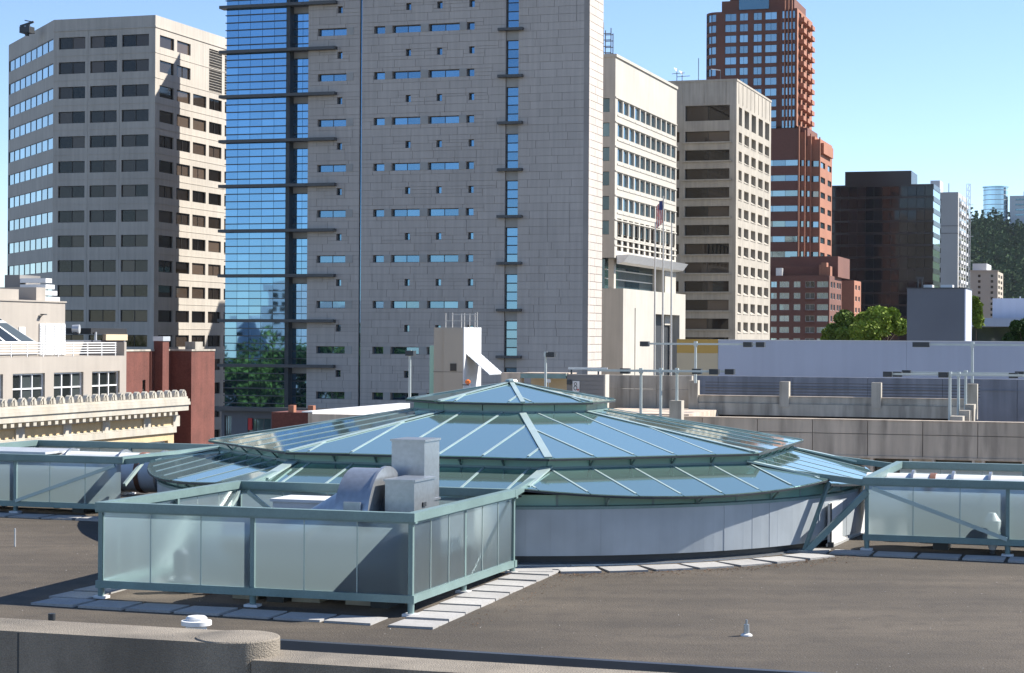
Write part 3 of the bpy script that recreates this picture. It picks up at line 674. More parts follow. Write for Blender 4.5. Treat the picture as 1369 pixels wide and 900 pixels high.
# ---- litter on the deck: brown leaves by the drum, pale grit
rl = random.Random(3); lf = MB()
def flake(mb, u, v, s_):
    z = roofz(u, v) + .012; a = rl.uniform(0, 2 * pi); dx, dy = cos(a) * s_, sin(a) * s_
    mb.quad((u - dx, v - dy, z), (u + dy * .5, v - dx * .5, z + s_ * .3), (u + dx, v + dy, z), (u - dy * .5, v + dx * .5, z + s_ * .2))
for k in range(900):
    a = radians(rl.uniform(14, 66)); r = 11.75 + abs(rl.gauss(0, .35)) if rl.random() < .6 else rl.uniform(10.5, 11.8)
    flake(lf, DU + r * sin(a), DV - r * cos(a), rl.uniform(.015, .04))
for k in range(300): flake(lf, DU + rl.uniform(3.65, 5.4), DV - rl.uniform(10.5, 19), rl.uniform(.012, .03))
deckpart('leaf_litter', lf, 'litter', kind='stuff')
gr = MB()
for k in range(500): flake(gr, DU + rl.uniform(-20, 24), DV - rl.uniform(4, 21.3), rl.uniform(.008, .022))
deckpart('pale_grit', gr, 'sign_white', kind='stuff')


# ================================================================== the city
# ---- left tower with a 45 degree corner (bands of windows)
cu, cv, _ = at(208, 20, 307)
T = Thing('office_tower', 'pale precast office tower with punched windows and one slanted corner', 'tower', cu - 10, cv + 10, STREET)
ul = rv(72, 60, cv)[0]                                    # left end of the front
zs = [rv(137, 56 + 33.3 * i, cv)[1] for i in range(19)]; hz = 0.93
ztop = rv(208, 20, cv)[1]
front, right, cham = [], [], []
colsF = [(77.5, 113), (119.5, 155.4), (162, 198)]; colsR = [(212.6, 231.8), (235.7, 253.8), (257.4, 275.2), (279, 295.8)]
cF = [(rv(a, 250, cv)[0] - ul, rv(b, 250, cv)[0] - ul) for a, b in colsF]
cR = [(ru(a, 250, cu)[0] - cv, ru(b, 250, cu)[0] - cv) for a, b in colsR]
pit = cR[3][0] - cR[2][0]; cR += [(cR[3][0] + pit * k, cR[3][1] + pit * k) for k in range(1, 4)]
LF, LR = cu - ul, cR[-1][1] + 2.0
s45 = sqrt(.5); t45 = (s45, -s45)
ca = 31.0                                                 # length of the slanted corner
O45 = (ul - ca * s45, cv + ca * s45)
wall = MB()
fh = [(a, b, z - hz, z + hz) for z in zs for a, b in cF]
rh = []
for i, z in enumerate(zs):
    for j, (a, b) in enumerate(cR):
        if i < 2 and j > 1: continue
        rh.append((a, b, z - hz, z + hz))
lou = [(cR[3][0] - .1, cR[3][1], zs[1] - 1.9, zs[0] + 1.2), (cR[4][0] - .1, cR[4][1], zs[1] - 1.9, zs[0] + 1.2)]
ch = [(.25, ca - .25, z - hz, z + hz) for z in zs]
facade(wall, (ul, cv), U, LF, STREET, ztop, fh, .35)
facade(wall, (cu, cv), V_, LR, STREET, ztop, rh + lou, .35)
facade(wall, O45, t45, ca, STREET, ztop, ch, .25)
ub, vb = O45
wall.quad((cu, cv + LR, STREET), (ub, cv + LR, STREET), (ub, cv + LR, ztop), (cu, cv + LR, ztop))
wall.quad((ub, cv + LR, STREET), (ub, vb, STREET), (ub, vb, ztop), (ub, cv + LR, ztop))
T.part('wall', wall, 'precast')
T.part('roof', MB().quad((ub, vb, ztop - .3), (ul, cv, ztop - .3), (cu, cv, ztop - .3), (cu, cv + LR, ztop - .3), (ub, cv + LR, ztop - .3)), 'roofing')
for a, b, z0, z1 in fh: window(T, (ul, cv), U, a, b, z0, z1, .33, 'dark_glass', 'bronze', nv=2, tilt=.004, split=True)
for a, b, z0, z1 in rh: window(T, (cu, cv), V_, a, b, z0, z1, .33, 'dark_glass', 'bronze', nv=1 + (R.random() < .5), tilt=.004)
for a, b, z0, z1 in ch: window(T, O45, t45, a, b, z0, z1, .2, 'sky_glass', 'mullion', nv=8, tilt=.004, split=True)
for a, b, z0, z1 in lou:
    lv = MB(); n = 16
    for k in range(n): lv.slab([(cu - .3, cv + a, z0 + (z1 - z0) * k / n), (cu - .3, cv + b, z0 + (z1 - z0) * k / n), (cu - .05, cv + b, z0 + (z1 - z0) * (k + .45) / n), (cu - .05, cv + a, z0 + (z1 - z0) * (k + .45) / n)], (0, 0, -.06))
    T.part('louver_grille', lv, 'precast'); T.part('louver_backing', MB().quad((cu - .32, cv + a, z0), (cu - .32, cv + b, z0), (cu - .32, cv + b, z1), (cu - .32, cv + a, z1)), 'black')
bands = MB()                                              # shallow reveals between the floors, proud by a hand
for z in zs[:-1]:
    zz_ = z - 1.95
    T.part('floor_line', MB().box(ul, cu + .05, cv - .05, cv + .02, zz_ - .06, zz_ + .06), 'precast')
    T.part('floor_line', MB().box(cu - .02, cu + .06, cv + .03, cv + LR, zz_ - .06, zz_ + .06), 'precast')
T.part('cornice', MB().box(ul, cu + .12, cv - .1, cv + .3, ztop - 1.9, ztop - 1.7), 'precast')
T.part('cornice', MB().box(cu - .2, cu + .12, cv + .31, cv + LR, ztop - 1.9, ztop - 1.7), 'precast')
# column joints on the front
for a in ((cF[0][1] + cF[1][0]) / 2, (cF[1][1] + cF[2][0]) / 2):
    T.part('joint_strip', MB().box(ul + a - .05, ul + a + .05, cv - .04, cv + .02, STREET, ztop - 1.9), 'precast')
# window-washing rig on its roof
ru_, rv_, rz_ = at(36, 48, 318)
W = Thing('roof_rig', 'dark window-washing rig on the roof of the pale office tower', 'rig', ru_, rv_, ztop - .3)
W.part('machine', MB().box(ru_ - .9, ru_ + .9, rv_ - .8, rv_ + .8, ztop - .3, rz_ + .4), 'dark_metal')
W.part('boom', MB().bar((ru_ - 1.2, rv_, rz_ + 1.6), (ru_ + 1.2, rv_, rz_ + 2.2), .3, .3), 'dark_metal')
W.part('mast', MB().bar((ru_, rv_, rz_), (ru_ + .2, rv_, rz_ + 2.0), .5, .5), 'dark_metal')
W.part('jib', MB().bar((ru_ + 1.0, rv_, rz_ + 2.2), (ru_ - .4, rv_, rz_ + 2.5), .15, .15), 'dark_metal')

# ---- central courthouse tower
fu, fv, _ = at(302, 200, 290)
CW = rv(787, 250, fv)[0]                                   # right corner
T = Thing('courthouse_tower', 'tall grey stone tower with blue glass corner and dark sunshades', 'tower', (fu + CW) / 2, fv + 20, STREET)
CTOP = 58.5; CDEP = 33.6; SLAB = ru(805.5, 250, CW)[0] - fv
def su(px): return rv(px, 250, fv)[0] - fu                 # metres along the front
mod_ = [rv(302, 11.5 + 59.65 * k, fv)[1] for k in range(-1, 10)]    # underside levels of the sunshades
pitch = mod_[0] - mod_[1]
gl1, gl2, gl3 = su(382), su(387), su(411)                  # glass wall, post, recess, stone
L = CW - fu
# holes in the stone front: relative heights below each sunshade, in metres
def dz(p): return p / 59.65 * pitch
holes = []; wins = []
for zt in mod_:
    zq = zt - dz(5)
    for (a, b) in ((450, 456.5), (541.5, 548), (583, 590), (626, 633)):
        holes.append((su(a), su(b), zt - dz(13.5), zt - dz(4.5))); wins.append((holes[-1], 'slot_glass', 1))
    for (a, b, kind) in ((424, 462, 2), (499, 513.5, 1), (523.5, 561, 2), (572, 613, 2), (623, 633, 1)):
        holes.append((su(a), su(b), zt - dz(42.5), zt - dz(33))); wins.append((holes[-1], 'slot_glass', kind))
slot = (su(675), su(692))
st0 = gl3
wallb = MB()
groove = (su(480.2), su(482.8), STREET, CTOP)
facade(wallb, (fu, fv + .08), U, L - .35 * 0, -12, CTOP, holes + [groove, (slot[0], slot[1], -12, CTOP), (0, gl3, STREET, CTOP), (su(780), L + .5, -12, CTOP)], .8)
wb_ = T.part('wall', wallb, 'stone_backing')
# stone cladding: each slab is a piece with an open joint
def subtract(rects, h):
    out = []
    for a, b, c, d in rects:
        if h[1] <= a or h[0] >= b or h[3] <= c or h[2] >= d: out.append((a, b, c, d)); continue
        if h[2] > c: out.append((a, b, c, h[2]))
        if h[3] < d: out.append((a, b, h[3], d))
        lo, hi = max(c, h[2]), min(d, h[3])
        if h[0] > a: out.append((a, h[0], lo, hi))
        if h[1] < b: out.append((h[1], b, lo, hi))
    return out
pieces = []
zc = mod_[0] + pitch * .2; ch_ = pitch / 6
ncourse = int((zc + 10) / ch_)
edges = [su(414.5), su(481.5), su(500), su(637), su(660), su(674), su(693.5), su(780)]
for i in range(ncourse):
    z1 = zc - i * ch_; z0 = z1 - ch_
    cuts = []
    for a, b in ((gl3, su(480.2)), (su(482.8), slot[0]), (slot[1], su(780))):
        x = a; first = True
        while x < b - .3:
            wd = R.choice((2.6, 3.2, 3.2, 4.4)) * (0.55 if first and i % 2 else 1)
            e = min(x + wd, b); e = b if b - e < 1.0 else e
            cuts.append((x, e, z0, z1)); x = e; first = False
    near = [h for h in holes if h[2] < z1 and h[3] > z0]
    for r in cuts:
        rs = [r]
        for h in near: rs = subtract(rs, h)
        pieces += rs
pieces = [p for p in pieces if p[1] - p[0] > .12 and p[3] - p[2] > .1]
vis = sorted([p for p in pieces if p[2] < 58 and p[3] > -6], key=lambda p: -(p[1] - p[0]) * (p[3] - p[2]))
big = set(vis[:300]); rest = MB()
def stone_slab(mb, p):
    g = .022; d = R.uniform(0, .012)
    mb.box(fu + p[0] + g, fu + p[1] - g, fv + d, fv + .085, p[2] + g, p[3] - g)
for p in pieces:
    if p in big: q = MB(); stone_slab(q, p); T.part('stone_slab', q, 'stone', parent=wb_)
    else: stone_slab(rest, p)
T.part('stone_cladding', rest, 'stone', parent=wb_, kind='stuff')
# the lit end wall and the mass behind it
end = MB(); pn = 0
prof = [(fv + 3.4, STREET), (fv + CDEP, STREET), (fv + CDEP, 70.0), (fv + CDEP - 7.3, 63.0), (fv + CDEP - 10, 60.5), (fv + 3.4, 58.0)]
T.part('core', MB().slab([(fu + .3, a, z) for a, z in prof][::-1], (CW - 10 - fu, 0, 0)), 'stone')
T.part('slab_core', MB().box(fu + gl3 + .3, CW - .2, fv + .92, fv + SLAB, STREET, CTOP - .1), 'stone_backing')
T.part('end_pier', MB().box(CW - .78, CW - .08, fv - .0, fv + SLAB - .02, STREET, CTOP), 'stone_backing')
zc = mod_[0] + pitch * .2
for i in range(ncourse):
    z1 = zc - i * ch_; x = 0
    for a, b in ((0, SLAB * (.45 if i % 2 else .6)), (SLAB * (.45 if i % 2 else .6), SLAB)):
        q = MB().box(CW - .09, CW + R.uniform(0, .012), fv + a + .035, fv + b - .035, z1 - ch_ + .035, z1 - .035); T.part('end_slab', q, 'stone', parent=wb_)
# glass
for h, gm, kind in wins: window(T, (fu, fv), U, h[0], h[1], h[2], h[3], .75, gm, 'mullion', nv=kind, fw=.07, tilt=.003, split=True)
for zt in mod_:                                             # grey infill panels between ribbon windows
    for a, b in ((462, 472), (513.5, 523.5), (561, 572), (613, 623)):
        T.part('infill_panel', MB().box(fu + su(a) + .04, fu + su(b) - .04, fv - .06, fv + .2, zt - dz(42.8), zt - dz(32.6)), 'louver')
T.part('groove_glass', MB().quad((fu + groove[0], fv + .3, -10), (fu + groove[1], fv + .3, -10), (fu + groove[1], fv + .3, CTOP), (fu + groove[0], fv + .3, CTOP)), 'slot_glass')
for zt in mod_:
    # slot of four panes over a short sunshade
    za, zb = zt - dz(45) + .0, zt - dz(45) + dz(46)
    for k in range(4):
        T.inst('slot_pane', pane_mesh(slot[1] - slot[0] - .3, dz(11) - .12, 'slot_glass'), (fu + slot[0] + .25, fv + .45, zt - dz(44) + k * dz(11.3) + .06), (R.uniform(-.003, .003), 0, R.uniform(-.003, .003)))
    T.part('slot_back', MB().box(fu + slot[0], fu + slot[1], fv + .5, fv + .6, zt - dz(45), zt - dz(45) + pitch), 'dark_metal')
    T.part('slot_spandrel', MB().box(fu + slot[0] + .02, fu + slot[1] - .02, fv + .3, fv + .49, zt + dz(1.5), zt + dz(14)), 'louver')
    T.part('small_sunshade', MB().box(fu + su(666), fu + su(699), fv - .75, fv + .3, zt - dz(46.5), zt - dz(43)), 'sunshade')
# glass corner: curtain wall of separate panes, fins and long sunshades
ncol = 5; pw_ = gl1 / ncol; nrow = 6; ph_ = pitch / nrow
pmesh = pane_mesh(pw_ - .05, ph_ - .04, 'blue_glass')
for zt in mod_:
    for j in range(nrow):
        for i in range(ncol):
            T.inst('glass_pane', pmesh, (fu + i * pw_ + .02, fv, zt - (j + 1) * ph_ + .02), (R.uniform(-.0022, .0022), 0, R.uniform(-.0022, .0022)))
        if j: T.part('fin', MB().box(fu - .1, fu + gl1, fv - .22, fv + .02, zt - j * ph_ - .06, zt - j * ph_ + .06), 'sunshade')
    for j in range(nrow):
        if j == 0: T.part('spandrel', MB().box(fu + gl2, fu + gl3, fv + 1.3, fv + 1.5, zt - ph_ * .95, zt - .03), 'louver'); continue
        for i in range(2):
            T.inst('glass_pane', pane_mesh((gl3 - gl2) / 2 - .05, ph_ - .04, 'blue_glass'), (fu + gl2 + i * (gl3 - gl2) / 2 + .02, fv + 1.3, zt - (j + 1) * ph_ + .02), (R.uniform(-.0025, .0025), 0, R.uniform(-.0025, .0025)))
        T.part('fin', MB().box(fu + gl2 + .02, fu + gl3, fv + 1.1, fv + 1.28, zt - j * ph_ - .05, zt - j * ph_ + .05), 'sunshade')
    T.part('sunshade', MB().box(fu - .75, fu + su(450), fv - 1.0, fv + .7, zt - .18, zt + .26), 'sunshade')
T.part('corner_post', MB().box(fu + gl1, fu + gl2, fv - .1, fv + 1.6, STREET, CTOP), 'dark_metal')
T.part('glass_back', MB().box(fu + .05, fu + gl1 - .02, fv + .12, fv + 3.3, STREET, CTOP - .2), 'dark_metal')
T.part('recess_back', MB().box(fu + gl2 + .02, fu + gl3 + .2, fv + 1.52, fv + 3.35, STREET, CTOP - .3), 'dark_metal')
T.part('roof', MB().box(fu + gl3, CW - .3, fv + .7, fv + SLAB - .1, CTOP - .1, CTOP + .2), 'roofing')
T.part('stone_return', MB().box(fu + gl3 - .02, fu + gl3 + .28, fv + .1, fv + 3.3, STREET, CTOP - .1), 'stone')

# ---- white stone tower with ribbon windows (justice building)
bu, bv, _ = at(823, 76, 339)
T = Thing('justice_building', 'cream stone building with ribbon windows and a projecting white canopy', 'building', bu - 12, bv + 23, STREET)
DEP = ru(905, 118, bu)[0] - bv; ZT3 = rv(823, 76, bv)[1]
def sr(px, y=200): return ru(px, y, bu)[0] - bv
def zr(y, px=824): return ru(px, y, bu)[1]
zrow = [zr(140.8 + 32.75 * i) for i in range(6)]; ncw = 11
s0_, s1_ = sr(825.3), DEP - .4; pitw = (s1_ - s0_) / ncw
hol = [(s0_ + k * pitw + .12, s0_ + (k + 1) * pitw - .5, z - 1.05, z + 1.15) for z in zrow for k in range(ncw)]
slit = [(s0_ + k * pitw + .25, s0_ + (k + 1) * pitw - .9, zr(335), zr(291.5)) for k in range(ncw) if k != 1 or True]
zcan = zr(345)
zb0 = zr(386, 824)
wall = MB(); facade(wall, (bu, bv), V_, DEP, zcan, ZT3, hol + slit, .4)
fw_ = 18.0
fholes = [(fw_ - 3.6, fw_ - 1.0, z - 1.2, z + 1.2) for z in zrow] + [(fw_ - 8.4, fw_ - 5.0, z - 1.2, z + 1.2) for z in zrow]
facade(wall, (bu - fw_, bv), U, fw_, zcan, ZT3, fholes, .5)
shell(wall, bu - fw_, bu, bv, bv + DEP, zcan, ZT3, front=False, right=False)
T.part('wall', wall, 'stone_white')
for h in hol:
    window(T, (bu, bv), V_, *h, .38, 'teal_glass', 'light_frame', tilt=.004, fw=.06)
    T.part('sill', MB().box(bu - .02, bu + .1, bv + h[0] - .1, bv + h[1] + .3, h[2] - .7, h[2] - .45), 'stone_white')
for h in slit: window(T, (bu, bv), V_, *h, .38, 'dark_glass', 'bronze', tilt=.004)
for h in fholes: window(T, (bu - fw_, bv), U, *h, .45, 'teal_glass', 'bronze', nv=2)
for i, z in enumerate(zrow): T.part('string_course', MB().box(bu - .05, bu + .14, bv, bv + DEP, z + 1.25, z + 1.45), 'stone_white')
for dz_ in (.9, 2.0): T.part('rail', MB().box(bu + .0, bu + .12, bv, bv + DEP, zr(335) + dz_ - .12, zr(335) + dz_ + .12), 'stone_white')
T.part('roof_coping', MB().box(bu - fw_ - .2, bu + .25, bv - .2, bv + DEP, ZT3, ZT3 + .5), 'stone_white')
cn = MB(); cn.slab([(bu + .1, bv + 1.2, zcan + .5), (bu + 2.3, bv + 1.2, zcan + .6), (bu + 1.3, bv + 1.2, zcan - .7), (bu + .1, bv + 1.2, zcan - 1.0)], (0, DEP - .5, 0))
T.part('canopy', cn, 'white_metal')
T.part('recessed_glazing', MB().box(bu - fw_ + .5, bu - 2.5, bv + 3.0, bv + DEP - 9, zb0 - .5, zcan - .02), 'teal_glass')
for zq in (.35, .65): T.part('glazing_rail', MB().box(bu - 2.55, bu - 2.35, bv + 3.0, bv + DEP - 9, zb0 + (zcan - zb0) * zq - .1, zb0 + (zcan - zb0) * zq + .1), 'light_frame')
T.part('column', MB().box(bu - 1.6, bu - .6, bv + 2.0, bv + 3.3, zb0 - .4, zcan), 'stone_white')
T.part('end_wall', MB().box(bu - 4, bu + .02, bv + DEP - 9, bv + DEP - .02, zb0 - 6, zcan), 'stone_white')
bw = MB(); od = (sr(866), sr(899), STREET, zr(420, 866)); o2 = (sr(838), sr(839.2), STREET, zr(412, 838))
bf = bu + 1.6
facade(bw, (bf, bv), V_, DEP + 1.5, STREET, zb0, [od, o2], 2.0)
shell(bw, bu - fw_, bf, bv, bv + DEP + 1.5, STREET, zb0, front=True, right=False)
T.part('base_block', bw, 'stone_white'); T.part('portal_back', MB().quad((bf - 1.98, bv, STREET), (bf - 1.98, bv + DEP, STREET), (bf - 1.98, bv + DEP, od[3]), (bf - 1.98, bv, od[3])), 'dark_metal')
ax, av, az = at(813, 70, 350)
W = Thing('roof_mast', 'lattice antenna cage on the cream ribbon-window building', 'antenna', ax, av, ZT3 + .5)
ztop_ = at(813, 38, 350)[2]
for i in (-1, 1):
    for j in (-1, 1): W.part('post', MB().bar((ax + i * .7, av + j * .7, ZT3 + .5), (ax + i * .7, av + j * .7, ztop_ + R.uniform(-1, 1)), .14, .14), 'mullion')
for k in range(5):
    z = ZT3 + 1 + (ztop_ - ZT3 - 1) * k / 5
    W.part('ring', MB().box(ax - .78, ax + .78, av - .78, av - .68, z, z + .14).box(ax - .78, ax + .78, av + .68, av + .78, z, z + .14), 'mullion')
# flags
for i, (px, y0, lab) in enumerate(((876, 297, 'bare white flagpole closest to the grey stone tower'), (887, 262, 'tallest white flagpole, middle of three, flying a flag'), (898, 298, 'bare white flagpole closest to the concrete office block'))):
    a = at(px, y0, 285); base = at(px + .5, 500, 285)[2]
    solid('flagpole', lab, 'flagpole', MB().tube((a[0], a[1], STREET), (a[0], a[1], a[2]), .22, .1, 10), 'light_frame', (a[0], a[1], STREET), 'three flagpoles', smooth=True)
a = at(887, 266, 285)
T = Thing('flag', 'limp striped red and white flag hanging from the tallest pole', 'flag', a[0], a[1], a[2] - 3.4)
n = 7
for k in range(n):
    f = MB()
    for q in range(6):
        x0, x1 = -.12 - (k) * .13, -.12 - (k + 1) * .13
        za, zb_ = -.2 - q * .55 - k * .12, -.2 - (q + 1) * .55 - k * .12
        yy = .12 * sin(q * 1.3 + k)
        f.quad((a[0] + x1, a[1] + yy, a[2] + zb_ - .1), (a[0] + x0, a[1] + yy * .5, a[2] + zb_), (a[0] + x0, a[1] + yy * .5, a[2] + za), (a[0] + x1, a[1] + yy, a[2] + za - .1))
    T.part('stripe', f, ('flag_red', 'flag_white')[k % 2])
T.part('canton', MB().box(a[0] - .6, a[0] - .1, a[1] - .16, a[1] - .1, a[2] - 1.6, a[2] - .3), 'flag_blue')

# ---- grey concrete block with deep strip windows
bu, bv, _ = at(985, 108, 391)
T = Thing('concrete_block', 'grey concrete office block with long dark window strips and ribbed crown', 'building', bu - 10, bv + 18, STREET)
DEP = ru(1031, 138, bu)[0] - bv; Z4 = rv(985, 108, bv)[1]; FW = 22.0; fl = bu - FW
def sf(px): return rv(px, 250, bv)[0] - fl
def sr(px): return ru(px, 250, bu)[0] - bv
zrw = [rv(945, 182.5 + 25.05 * i, bv)[1] for i in range(13)]
fho = [(sf(915.5), sf(975), z - 1.05, z + 1.05) for z in zrw]; fho.append((sf(915.5), sf(975), rv(945, 161.5, bv)[1], rv(945, 141, bv)[1]))
fho2 = [(sf(885), sf(908), z - 1.05, z + 1.05) for z in zrw]
rc = [(985.5 + 1.8, 991.5), (994.9, 1001.0), (1004.3, 1010.2), (1013.6, 1019.5), (1022.3, 1028)]
zr4 = [ru(988, 183.5 + 25.4 * i, bu)[1] for i in range(13)]
rho = [(sr(a), sr(b), z - 1.0, z + 1.0) for z in zr4 for a, b in rc]
top = [(sr(a), sr(b), zr4[0] + 2.4, zr4[0] + 6.0) for a, b in rc]
wall = MB(); facade(wall, (fl, bv), U, FW, STREET, Z4, fho + fho2, .9); facade(wall, (bu, bv), V_, DEP, STREET, Z4, rho + top, 1.0)
shell(wall, fl, bu, bv, bv + DEP, STREET, Z4, front=False, right=False); T.part('wall', wall, 'aggregate')
for h in fho: window(T, (fl, bv), U, *h, .85, 'dark_glass', 'bronze', nv=2, tilt=.006, split=True)
for h in fho2: window(T, (fl, bv), U, *h, .85, 'dark_glass', 'bronze', nv=1)
for h in rho: window(T, (bu, bv), V_, *h, .95, 'dark_glass', 'bronze', tilt=.006)
for h in top: window(T, (bu, bv), V_, *h, .95, 'store_glass', 'louver', nh=(.2, .4, .6, .8), fw=.12)
for h in rho:                                             # sloped sills catch the sun
    T.part('sloped_sill', MB().slab([(bu - .9, bv + h[0], h[2] + .55), (bu - .9, bv + h[1], h[2] + .55), (bu + .1, bv + h[1] + .2, h[2] - .1), (bu + .1, bv + h[0] - .2, h[2] - .1)], (0, 0, -.12)), 'aggregate')
for z in zrw: T.part('ledge', MB().box(fl + sf(912), fl + sf(978), bv - .35, bv + .05, z - 1.35, z - 1.1), 'aggregate')
for k in range(9):
    s = DEP * (k + .5) / 9; T.part('crown_rib', MB().box(bu - .02, bu + .08, bv + s - .06, bv + s + .06, zr4[0] + 6.6, Z4 - .2), 'aggregate')
for k in range(5):
    s = FW * (k + .5) / 5; T.part('crown_rib', MB().box(fl + s - .06, fl + s + .06, bv - .08, bv + .02, rv(945, 139, bv)[1], Z4 - .2), 'aggregate')
T.part('coping', parapet(fl - .1, bu + .12, bv - .12, bv + DEP + .1, Z4, .4, .5), 'aggregate')
for px, y, k in ((905, 92, 0), (912, 96, 0), (934, 78, 1), (963, 94, 2)):
    a = at(px, y, 400)
    W = Thing('roof_antenna', {0: ('small dish antenna with cross arm on the grey concrete block', 'short antenna with dish beside the whip on the grey concrete block')[px > 910], 1: 'thin whip antenna on the grey concrete block', 2: 'angled lamp arm on the grey concrete block roof'}[k], 'antenna', a[0], a[1], Z4)
    W.part('mast', MB().bar((a[0], a[1], Z4 - .1), (a[0], a[1], a[2]), .12, .12), 'mullion')
    if k == 0:
        W.part('dish', MB().tube((a[0] - .3, a[1], a[2] - .2), (a[0], a[1], a[2]), .55, .1, 12), 'white_metal')
        W.part('arm', MB().bar((a[0] - 1, a[1], a[2] - 1), (a[0] + 1.6, a[1], a[2] - .9), .1, .1), 'mullion')
    if k == 2: W.part('arm', MB().bar((a[0], a[1], a[2]), (a[0] - 1.9, a[1], a[2] + .3), .14, .14), 'white_metal')

# ---- tall brick tower with setbacks
Yk = 560
ku, kv, _ = at(1068, 100, Yk)
T = Thing('brick_tower', 'tall red brick tower with pale windows, balconies and stepped setbacks', 'tower', ku - 12, kv + 15, STREET)
def kf(px, v=None): return rv(px, 100, kv if v is None else v)[0]
def kz(y): return rv(1010, y, kv)[1]
zl_ = kz(170); zt_ = kz(14)
k0, k1 = kf(957), kf(1040); k2 = kf(1066)
rows = [kz(22 + 14.55 * i) for i in range(11)]; hh = 1.05
colsK = [(969, 984), (988.5, 999.5), (1007, 1018), (1022.5, 1038)]
ho = [(kf(a) - k0, kf(b) - k0, z - hh, z + hh) for z in rows for a, b in colsK]
wall = MB(); facade(wall, (k0, kv), U, k1 - k0, zl_, zt_, ho, .3)
# rounded left corner in flat facets
arc = []; rr = 5.0
for i in range(5): a = radians(90 * i / 4); arc.append((k0 - rr * sin(a) * .75, kv + rr * (1 - cos(a))))
for i in range(4):
    p, q = arc[i + 1], arc[i]; d = math.dist(p, q); t = ((q[0] - p[0]) / d, (q[1] - p[1]) / d)
    hs = [(.05, d - .05, z - hh, z + hh) for z in rows]
    facade(wall, p, t, d, zl_, zt_, hs, .25)
    for h in hs: window(T, p, t, *h, .25, 'koin_glass', 'bronze', fw=.05, tilt=.01)
# bay right of a shadow slot, then the balcony side
b0, b1 = kf(1043), k2; bvv = kv - .8
hb = [(.5 + i * (b1 - b0 - 1) / 4 + .12, .5 + (i + 1) * (b1 - b0 - 1) / 4 - .12, z - hh, z + hh) for z in rows for i in range(4)]
facade(wall, (b0, bvv), U, b1 - b0, zl_, zt_ - .0, hb, .3)
wall.quad((b0, kv, zl_), (b0, bvv, zl_), (b0, bvv, zt_), (b0, kv, zt_))
wall.quad((k1, kv, zl_), (b0, kv, zl_), (b0, kv, zt_), (k1, kv, zt_))
rdep = 26.0
shell(wall, k0 - rr * .75, k2, kv + rr, kv + rdep, zl_, zt_, front=False, right=False)
wall.quad((k0, kv, zt_), (k2, kv, zt_), (k2, kv + rr, zt_), (k0, kv + rr, zt_)); wall.quad((b0, bvv, zt_), (b1, bvv, zt_), (b1, kv, zt_), (b0, kv, zt_))
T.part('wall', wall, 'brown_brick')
for h in ho: window(T, (k0, kv), U, *h, .28, 'koin_glass', 'bronze', nv=2, fw=.06, tilt=.006)
for h in hb: window(T, (b0, bvv), U, *h, .28, 'koin_glass', 'bronze', fw=.06, tilt=.006)
for i in range(1, 4):
    s = b0 + .5 + i * (b1 - b0 - 1) / 4; T.part('fin', MB().box(s - .14, s + .14, bvv - .6, bvv + .05, zl_, zt_ + 3 * i), 'sunlit_brick')
side = MB(); sh = [(3.0 + (i % 3) * 7.4, 3.0 + (i % 3) * 7.4 + 4.0, z - hh, z + hh) for z in rows for i in range(3)]
facade(side, (k2, bvv), V_, rdep + .8, zl_, zt_, sh, .4); T.part('side_wall', side, 'sunlit_brick')
for h in sh: window(T, (k2, bvv), V_, *h, .38, 'koin_glass', 'bronze', fw=.06)
for z in rows:
    for s in (3.0, 10.4, 17.8):
        bal = T.part('balcony', MB().box(k2 + .02, k2 + 1.5, bvv + s, bvv + s + 4.6, z - 1.7, z - 1.45), 'sunlit_brick')
        T.part('balcony_wall', MB().box(k2 + 1.3, k2 + 1.5, bvv + s, bvv + s + 4.6, z - 1.45, z - .5).box(k2 + .02, k2 + 1.3, bvv + s, bvv + s + .2, z - 1.45, z - .5), 'sunlit_brick', parent=bal)
T.part('crown', MB().box(k0 + 1, k2 - 1.5, kv + 3, kv + rdep - 3, zt_, zt_ + 3.5), 'brown_brick')
T.part('crown_window', MB().box(kf(985), kf(1025), kv + 2.7, kv + 3.1, zt_ + .8, zt_ + 6), 'teal_glass')
T.part('upper_crown', MB().box(k0 + 3, k2 - 4, kv + 5, kv + rdep - 5, zt_ + 3.5, zt_ + 16), 'brown_brick')
# broad lower body, with serrated corner
lz = [kz(219.5 + 20.2 * i) for i in range(12)]; ltop = kz(188)
steps = [(1000, 1068, 0), (1068, 1076, 1.6), (1076, 1084, 3.2), (1084, 1096, 4.8)]
for i, (a, b, off) in enumerate(steps):
    vv = kv - 2 + off; ua, ub_ = kf(a, vv), kf(b, vv)
    zt2 = ltop + (3.2 - i if i else 3.4) * .9
    wl = MB(); hs = [(.15, ub_ - ua - .15, z - .85, z + .85) for z in lz]
    facade(wl, (ua, vv), U, ub_ - ua, STREET, zt2, hs, .3); shell(wl, ua, ub_, vv, vv + 24, STREET, zt2, front=False, right=(i < 3))
    T.part('lower_wall', wl, 'brown_brick' if i == 0 else 'sunlit_brick')
    for h in hs: window(T, (ua, vv), U, *h, .25, 'koin_glass', 'bronze', nv=4 if i == 0 else 1, fw=.06, tilt=.012, split=True)
    T.part('fin', MB().box(ub_ - .05, ub_ + .3, vv - .3, vv + .3, STREET, zt2 + .6), 'sunlit_brick')
vv = kv - 2 + 4.8; ur = kf(1096, vv)
L_ = ru(1112, 250, ur)[0] - vv
wl = MB(); hs = [(L_ * .1, L_ * .45, z - .85, z + .85) for z in lz] + [(L_ * .65, L_ * .95, z - .85, z + .85) for z in lz]
facade(wl, (ur + .04, vv), V_, L_, STREET, ltop + .5, hs, .4); T.part('lower_side', wl, 'sunlit_brick')
for h in hs: window(T, (ur + .04, vv), V_, *h, .35, 'teal_glass', 'bronze', fw=.06)
